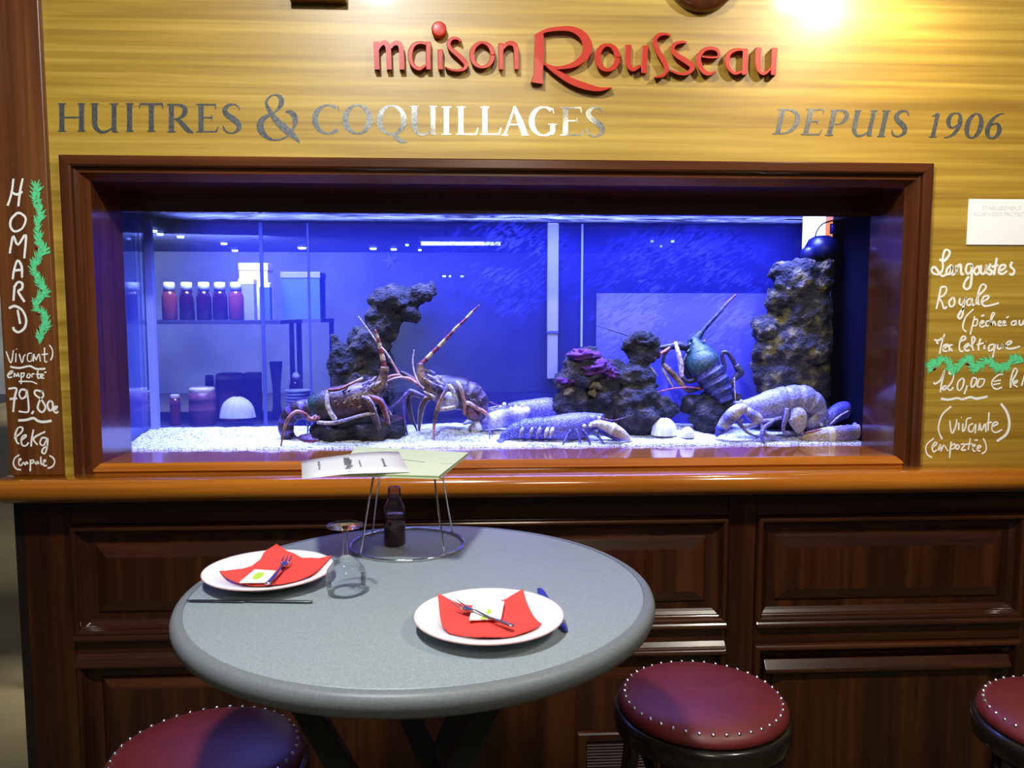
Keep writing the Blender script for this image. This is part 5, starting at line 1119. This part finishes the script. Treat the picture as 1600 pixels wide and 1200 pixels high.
def sachet(pts, dec, label):
    z = TZ+.0225; Q = [G(px, py, z) for px, py in pts]; c = sum(Q, Vector())/4
    t = thing('wipe_sachet', label, 'sachet', c, 'wipe sachets on the napkins')
    pk = flat_quad(pts, z, .0016, 'sachet', 'packet', t)
    for d in dec: flat_quad(d, z+.0017, .0002, 'lime', 'lime_print', pk)
sachet([(374, 911), (398, 891), (431, 893), (417, 911)], [[(394, 903), (398, 897), (406, 894), (413, 895), (411, 900), (405, 904), (398, 906)]], 'white sachet with a lime print beside the fork on the left plate')
sachet([(740, 942), (788, 941), (783, 968), (733, 970)], [[(759, 957), (765, 950), (768, 955), (764, 960)], [(750, 967), (756, 961), (763, 964), (757, 968)]], 'white sachet with green marks under the fork on the right plate')
def fork(hx, hy, nx, ny, tx, ty, z, label, hw=5.5, n=3):
    """handle end, neck and tine tips as photo points at height z"""
    h, k, e = G(hx, hy, z), G(nx, ny, z), G(tx, ty, z); c = (h+e)/2; t = thing('oyster_fork', label, 'fork', c, 'oyster forks'); m = m_px(c)
    up = Vector((0, 0, 1)); b = MB()
    d = (k-h); b.tube([h, h+d*.25, h+d*.6, k+Vector((0, 0, .003))], [4.4*m, 4.0*m, 2.6*m, 1.7*m], 8, 4, 0, .45, up=up); b.build('handle', M['steel'], t)
    d = e-k; s = d.cross(up).normalized(); w_ = hw*m; b = MB()
    b.tube([k+Vector((0, 0, .003)), k+d*.18+Vector((0, 0, .001)), k+d*.40, k+d*.52+Vector((0, 0, .001))], [1.7*m, w_*.75, w_*1.1, w_*1.05], 10, 4, 0, .22, up=up)
    hd = b.build('head', M['steel'], t); b = MB()
    for i in range(n):
        o = s*(i-(n-1)/2)*w_*.92
        b.tube([k+d*.46+o*.92+Vector((0, 0, .001)), k+d*.75+o+Vector((0, 0, .003)), e+o+Vector((0, 0, .006))], [1.25*m, 1.15*m, .5*m], 6, 3, 0, .6, up=up)
    b.build('tines', M['steel'], hd)
fork(418, 912, 441, 886, 450, 873, TZ+.0262, 'small fork pointing away on the left plate, beside the lime sachet', 6.5)
fork(801, 978, 742, 956, 708, 944, TZ+.0262, 'small fork lying across the sachet on the right plate', 7)
def knife(hx, hy, mx, my, tx, ty, label, mat, bmat, w1, w2):
    z = TZ+.0028; h, k, e = G(hx, hy, z), G(mx, my, z), G(tx, ty, z); c = (h+e)/2; t = thing('table_knife', label, 'knife', c); m = m_px(c); up = Vector((0, 0, 1))
    b = MB(); b.tube([h, h+(k-h)*.15, h+(k-h)*.7, k], [w1*.7*m, w1*m, w1*.9*m, w1*.7*m], 10, 4, 0, .55, up=up); b.build('handle', M[mat], t)
    b = MB(); d = e-k; b.tube([k, k+d*.1, k+d*.6, k+d*.9, e], [w1*.6*m, w2*m, w2*m, w2*.8*m, .3*m], 10, 4, 0, .16, up=up); b.build('blade', M[bmat], t)
knife(488, 940, 385, 939, 289, 938, 'dark grey knife lying in front of the left plate', 'knife', 'knife', 3.4, 4.2)
knife(884, 986, 862, 952, 842, 918, 'blue-tinted knife half hidden behind the right plate', 'blue_steel', 'blue_steel', 5, 6.5)

# ------------------------------------------------------------------ glass, bottle, stand, menus
p = G(541, 926, TZ); c = Vector((p.x, p.y, TZ)); m = m_px(c)
t = thing('wine_glass', 'upturned stemmed wine glass between the left plate and the wire stand', 'glass', c)
R_ = .0305; hB = .058; hS = .108
b = MB(); b.lathe([(R_*.93, 0), (R_*1.0, .012), (R_*1.04, .024), (R_*.96, .038), (R_*.66, .050), (.010, .0575), (.0045, .062), (0, .062)]+[], c, 48)
b.build('bowl', M['glass'], t)
b = MB(); b.lathe([(0, .061), (.0045, .062), (.0038, .075), (.0038, .095), (.0060, .1045), (.015, .1065), (.0285, .1075), (.0285, .1092), (.012, .1098), (0, .110)], c, 48); b.build('stem_and_foot', M['glass'], t)
p = G(617, 851, TZ); c = Vector((p.x, p.y, TZ)); m = m_px(c)
t = thing('sauce_bottle', 'small bottle of dark red sauce standing inside the wire stand', 'bottle', c); W_ = 17*m
b = MB(); b.lathe([(0, .0006), (W_*.9, .0006), (W_, .003), (W_, 46*m), (W_*.97, 48*m), (0, 48*m)], c, 28); b.build('sauce', M['wine'], t)
b = MB(); b.lathe([(W_*1.01, 46*m), (W_*1.01, 50*m), (W_*.92, 60*m), (W_*.66, 70*m), (W_*.52, 74*m), (W_*.50, 78*m)], c, 28); b.build('shoulder', M['clear_plastic'], t)
b = MB(); b.lathe([(0, 74*m), (W_*.58, 74*m), (W_*.58, 90*m), (W_*.5, 92*m), (0, 92*m)], c, 24); b.build('cap', M['clear_plastic'], t)
p = G(637, 849, TZ+.003); c = Vector((p.x, p.y, TZ+.003)); rb = 88*m_px(c); HT = .158
t = thing('wire_stand', 'chrome wire seafood stand with a ring foot holding up the menus', 'stand', c)
ring = lambda cc, r, n=40: [cc+Vector((math.cos(2*math.pi*i/n)*r, math.sin(2*math.pi*i/n)*r, 0)) for i in range(n)]
b = MB(); b.tube(ring(c, rb), .0026, 8, 1, closed=True); b.build('foot_ring', M['chrome'], t)
ct = Vector((c.x+.002, c.y, TZ+HT)); rt = .075
b = MB(); b.tube(ring(ct, rt), .0024, 8, 1, closed=True); b.build('top_ring', M['chrome'], t)
for px, py in ((563, 868), (583, 833), (696, 868), (703, 834)):
    q = G(px, py, TZ+.003); u = Vector((q.x-c.x, q.y-c.y, 0)).normalized(); b = MB(); b.tube([c+u*rb, c+u*(rb*.5+rt*.5)+Vector((0, 0, HT*.5)), ct+u*rt], .0019, 8); b.build('leg', M['chrome'], t)
zm = TZ+HT+.004
def slab(pts, z, th): Q = [G(px, py, z) for px, py in pts]; return Q
Q = [G(px, py, zm) for px, py in ((556, 702), (732, 712), (686, 749), (528, 744))]
t = thing('menu_booklet', 'pale green menu booklet lying on top of the wire stand', 'menu', sum(Q, Vector())/4)
b = MB(); b.prism(Q, (0, 0, .0025)); b.build('lower_cover', M['menu'], t)
cc = sum(Q, Vector())/4
b = MB(); b.prism([cc+(q-cc)*.995+Vector((0, 0, .0025)) for q in Q], (0, 0, .002)); b.build('pages', M['menu_edge'], t, label='green edge of the pages')
b = MB(); b.prism([q+Vector((0, 0, .0045)) for q in Q], (0, 0, .0018)); t = b.build('upper_cover', M['menu'], t)
def ink_row(parent, a, c, z, n, h, seed):
    rr = random.Random(seed); b = MB(); A, B_ = G(*a, z), G(*c, z); d = (B_-A)/n; s = d.cross(Vector((0, 0, 1))).normalized()
    for i in range(n):
        q = A+d*(i+.5); k = rr.uniform(.4, 1)*h
        b.obox(q, d*.32, s*k, Vector((0, 0, .0002)))
    b.build('printed_line', M['ink'], parent)
ink_row(t, (628, 718), (664, 722), zm+.0066, 16, .0016, 1); ink_row(t, (560, 710), (583, 711), zm+.0066, 8, .0006, 2); ink_row(t, (688, 724), (712, 725), zm+.0066, 8, .0005, 3)
# loose sheet sagging over the left side
up_e = [(471, 721), (500, 716), (530, 712), (560, 708), (595, 706), (623, 706)]
lo_e = [(472, 749), (500, 746), (530, 742), (560, 740), (600, 739), (641, 738)]
zsag = [zm-.006, zm+.001, zm+.006, zm+.0085, zm+.0085, zm+.0075]
vs = []; fs = []
for (u_, l_, z) in zip(up_e, lo_e, zsag):
    A, B_ = G(*u_, z), G(*l_, z)
    for k in range(5): vs.append(A+(B_-A)*k/4)
for i in range(5):
    for k in range(4): fs.append((5*i+k, 5*i+k+1, 5*i+6+k, 5*i+5+k))
b = MB(); n0 = len(vs); b.add(vs+[v+Vector((0, 0, .0006)) for v in vs], fs+[tuple(n0+i for i in f) for f in fs]+[(5*i, 5*i+5, n0+5*i+5, n0+5*i) for i in range(5)]+[(5*i+4, n0+5*i+4, n0+5*i+9, 5*i+9) for i in range(5)]+[(k, n0+k, n0+k+1, k+1) for k in range(4)]+[(25+k, 26+k, n0+26+k, n0+25+k) for k in range(4)], 0, True)
A = sum(vs, Vector())/len(vs)
t = thing('menu_sheet', 'loose whitish printed sheet sagging over the left of the menu booklet', 'paper', A); t = b.build('page', M['sheet'], t)
for a_, c_, n_, h_, s_ in (((498, 721), (500, 734), 6, .004, 4), ((541, 715), (546, 733), 9, .007, 5), ((545, 718), (548, 730), 7, .006, 6), ((561, 719), (564, 729), 5, .002, 7), ((597, 716), (602, 729), 7, .003, 8), ((544, 736), (555, 738), 4, .002, 9)):
    px = a_[0]; i = max(k for k in range(5) if up_e[k][0] <= px); f_ = (px-up_e[i][0])/(up_e[i+1][0]-up_e[i][0]); z = zsag[i]+(zsag[i+1]-zsag[i])*f_
    ink_row(t, a_, c_, z+.0010, n_, h_, s_)

# ------------------------------------------------------------------ low grille and things at the left edge
g0 = P(903, 1146, .0); g1 = P(1010, 1146, .0); gz = P(950, 1146, 0).z
t = thing('vent_grille', 'dark brown slatted grille low in the panelling beside the right stool', 'grille', ((g0.x+g1.x)/2, 0, gz-.16))
b = MB(); x0, x1 = g0.x, g1.x+.03; z0, z1 = gz-.16, gz
frame_loop(b, x0, x1, z0, z1, [(0, .034), (0, .004), (.004, .0), (.020, .0), (.024, .004), (.026, .030)], True, 0, 0); b.build('frame', M['panel'], t)
b = MB()
for i in range(14):
    z = z1-.027-i*.0085
    if z > z0+.02: b.obox(((x0+x1)/2, .012, z), ((x1-x0)/2-.026, 0, 0), (0, .006, .0028), (0, -.0008, .0018))
b.build('slats', M['vent'], t)
c = P(-8, 1010, -.9)
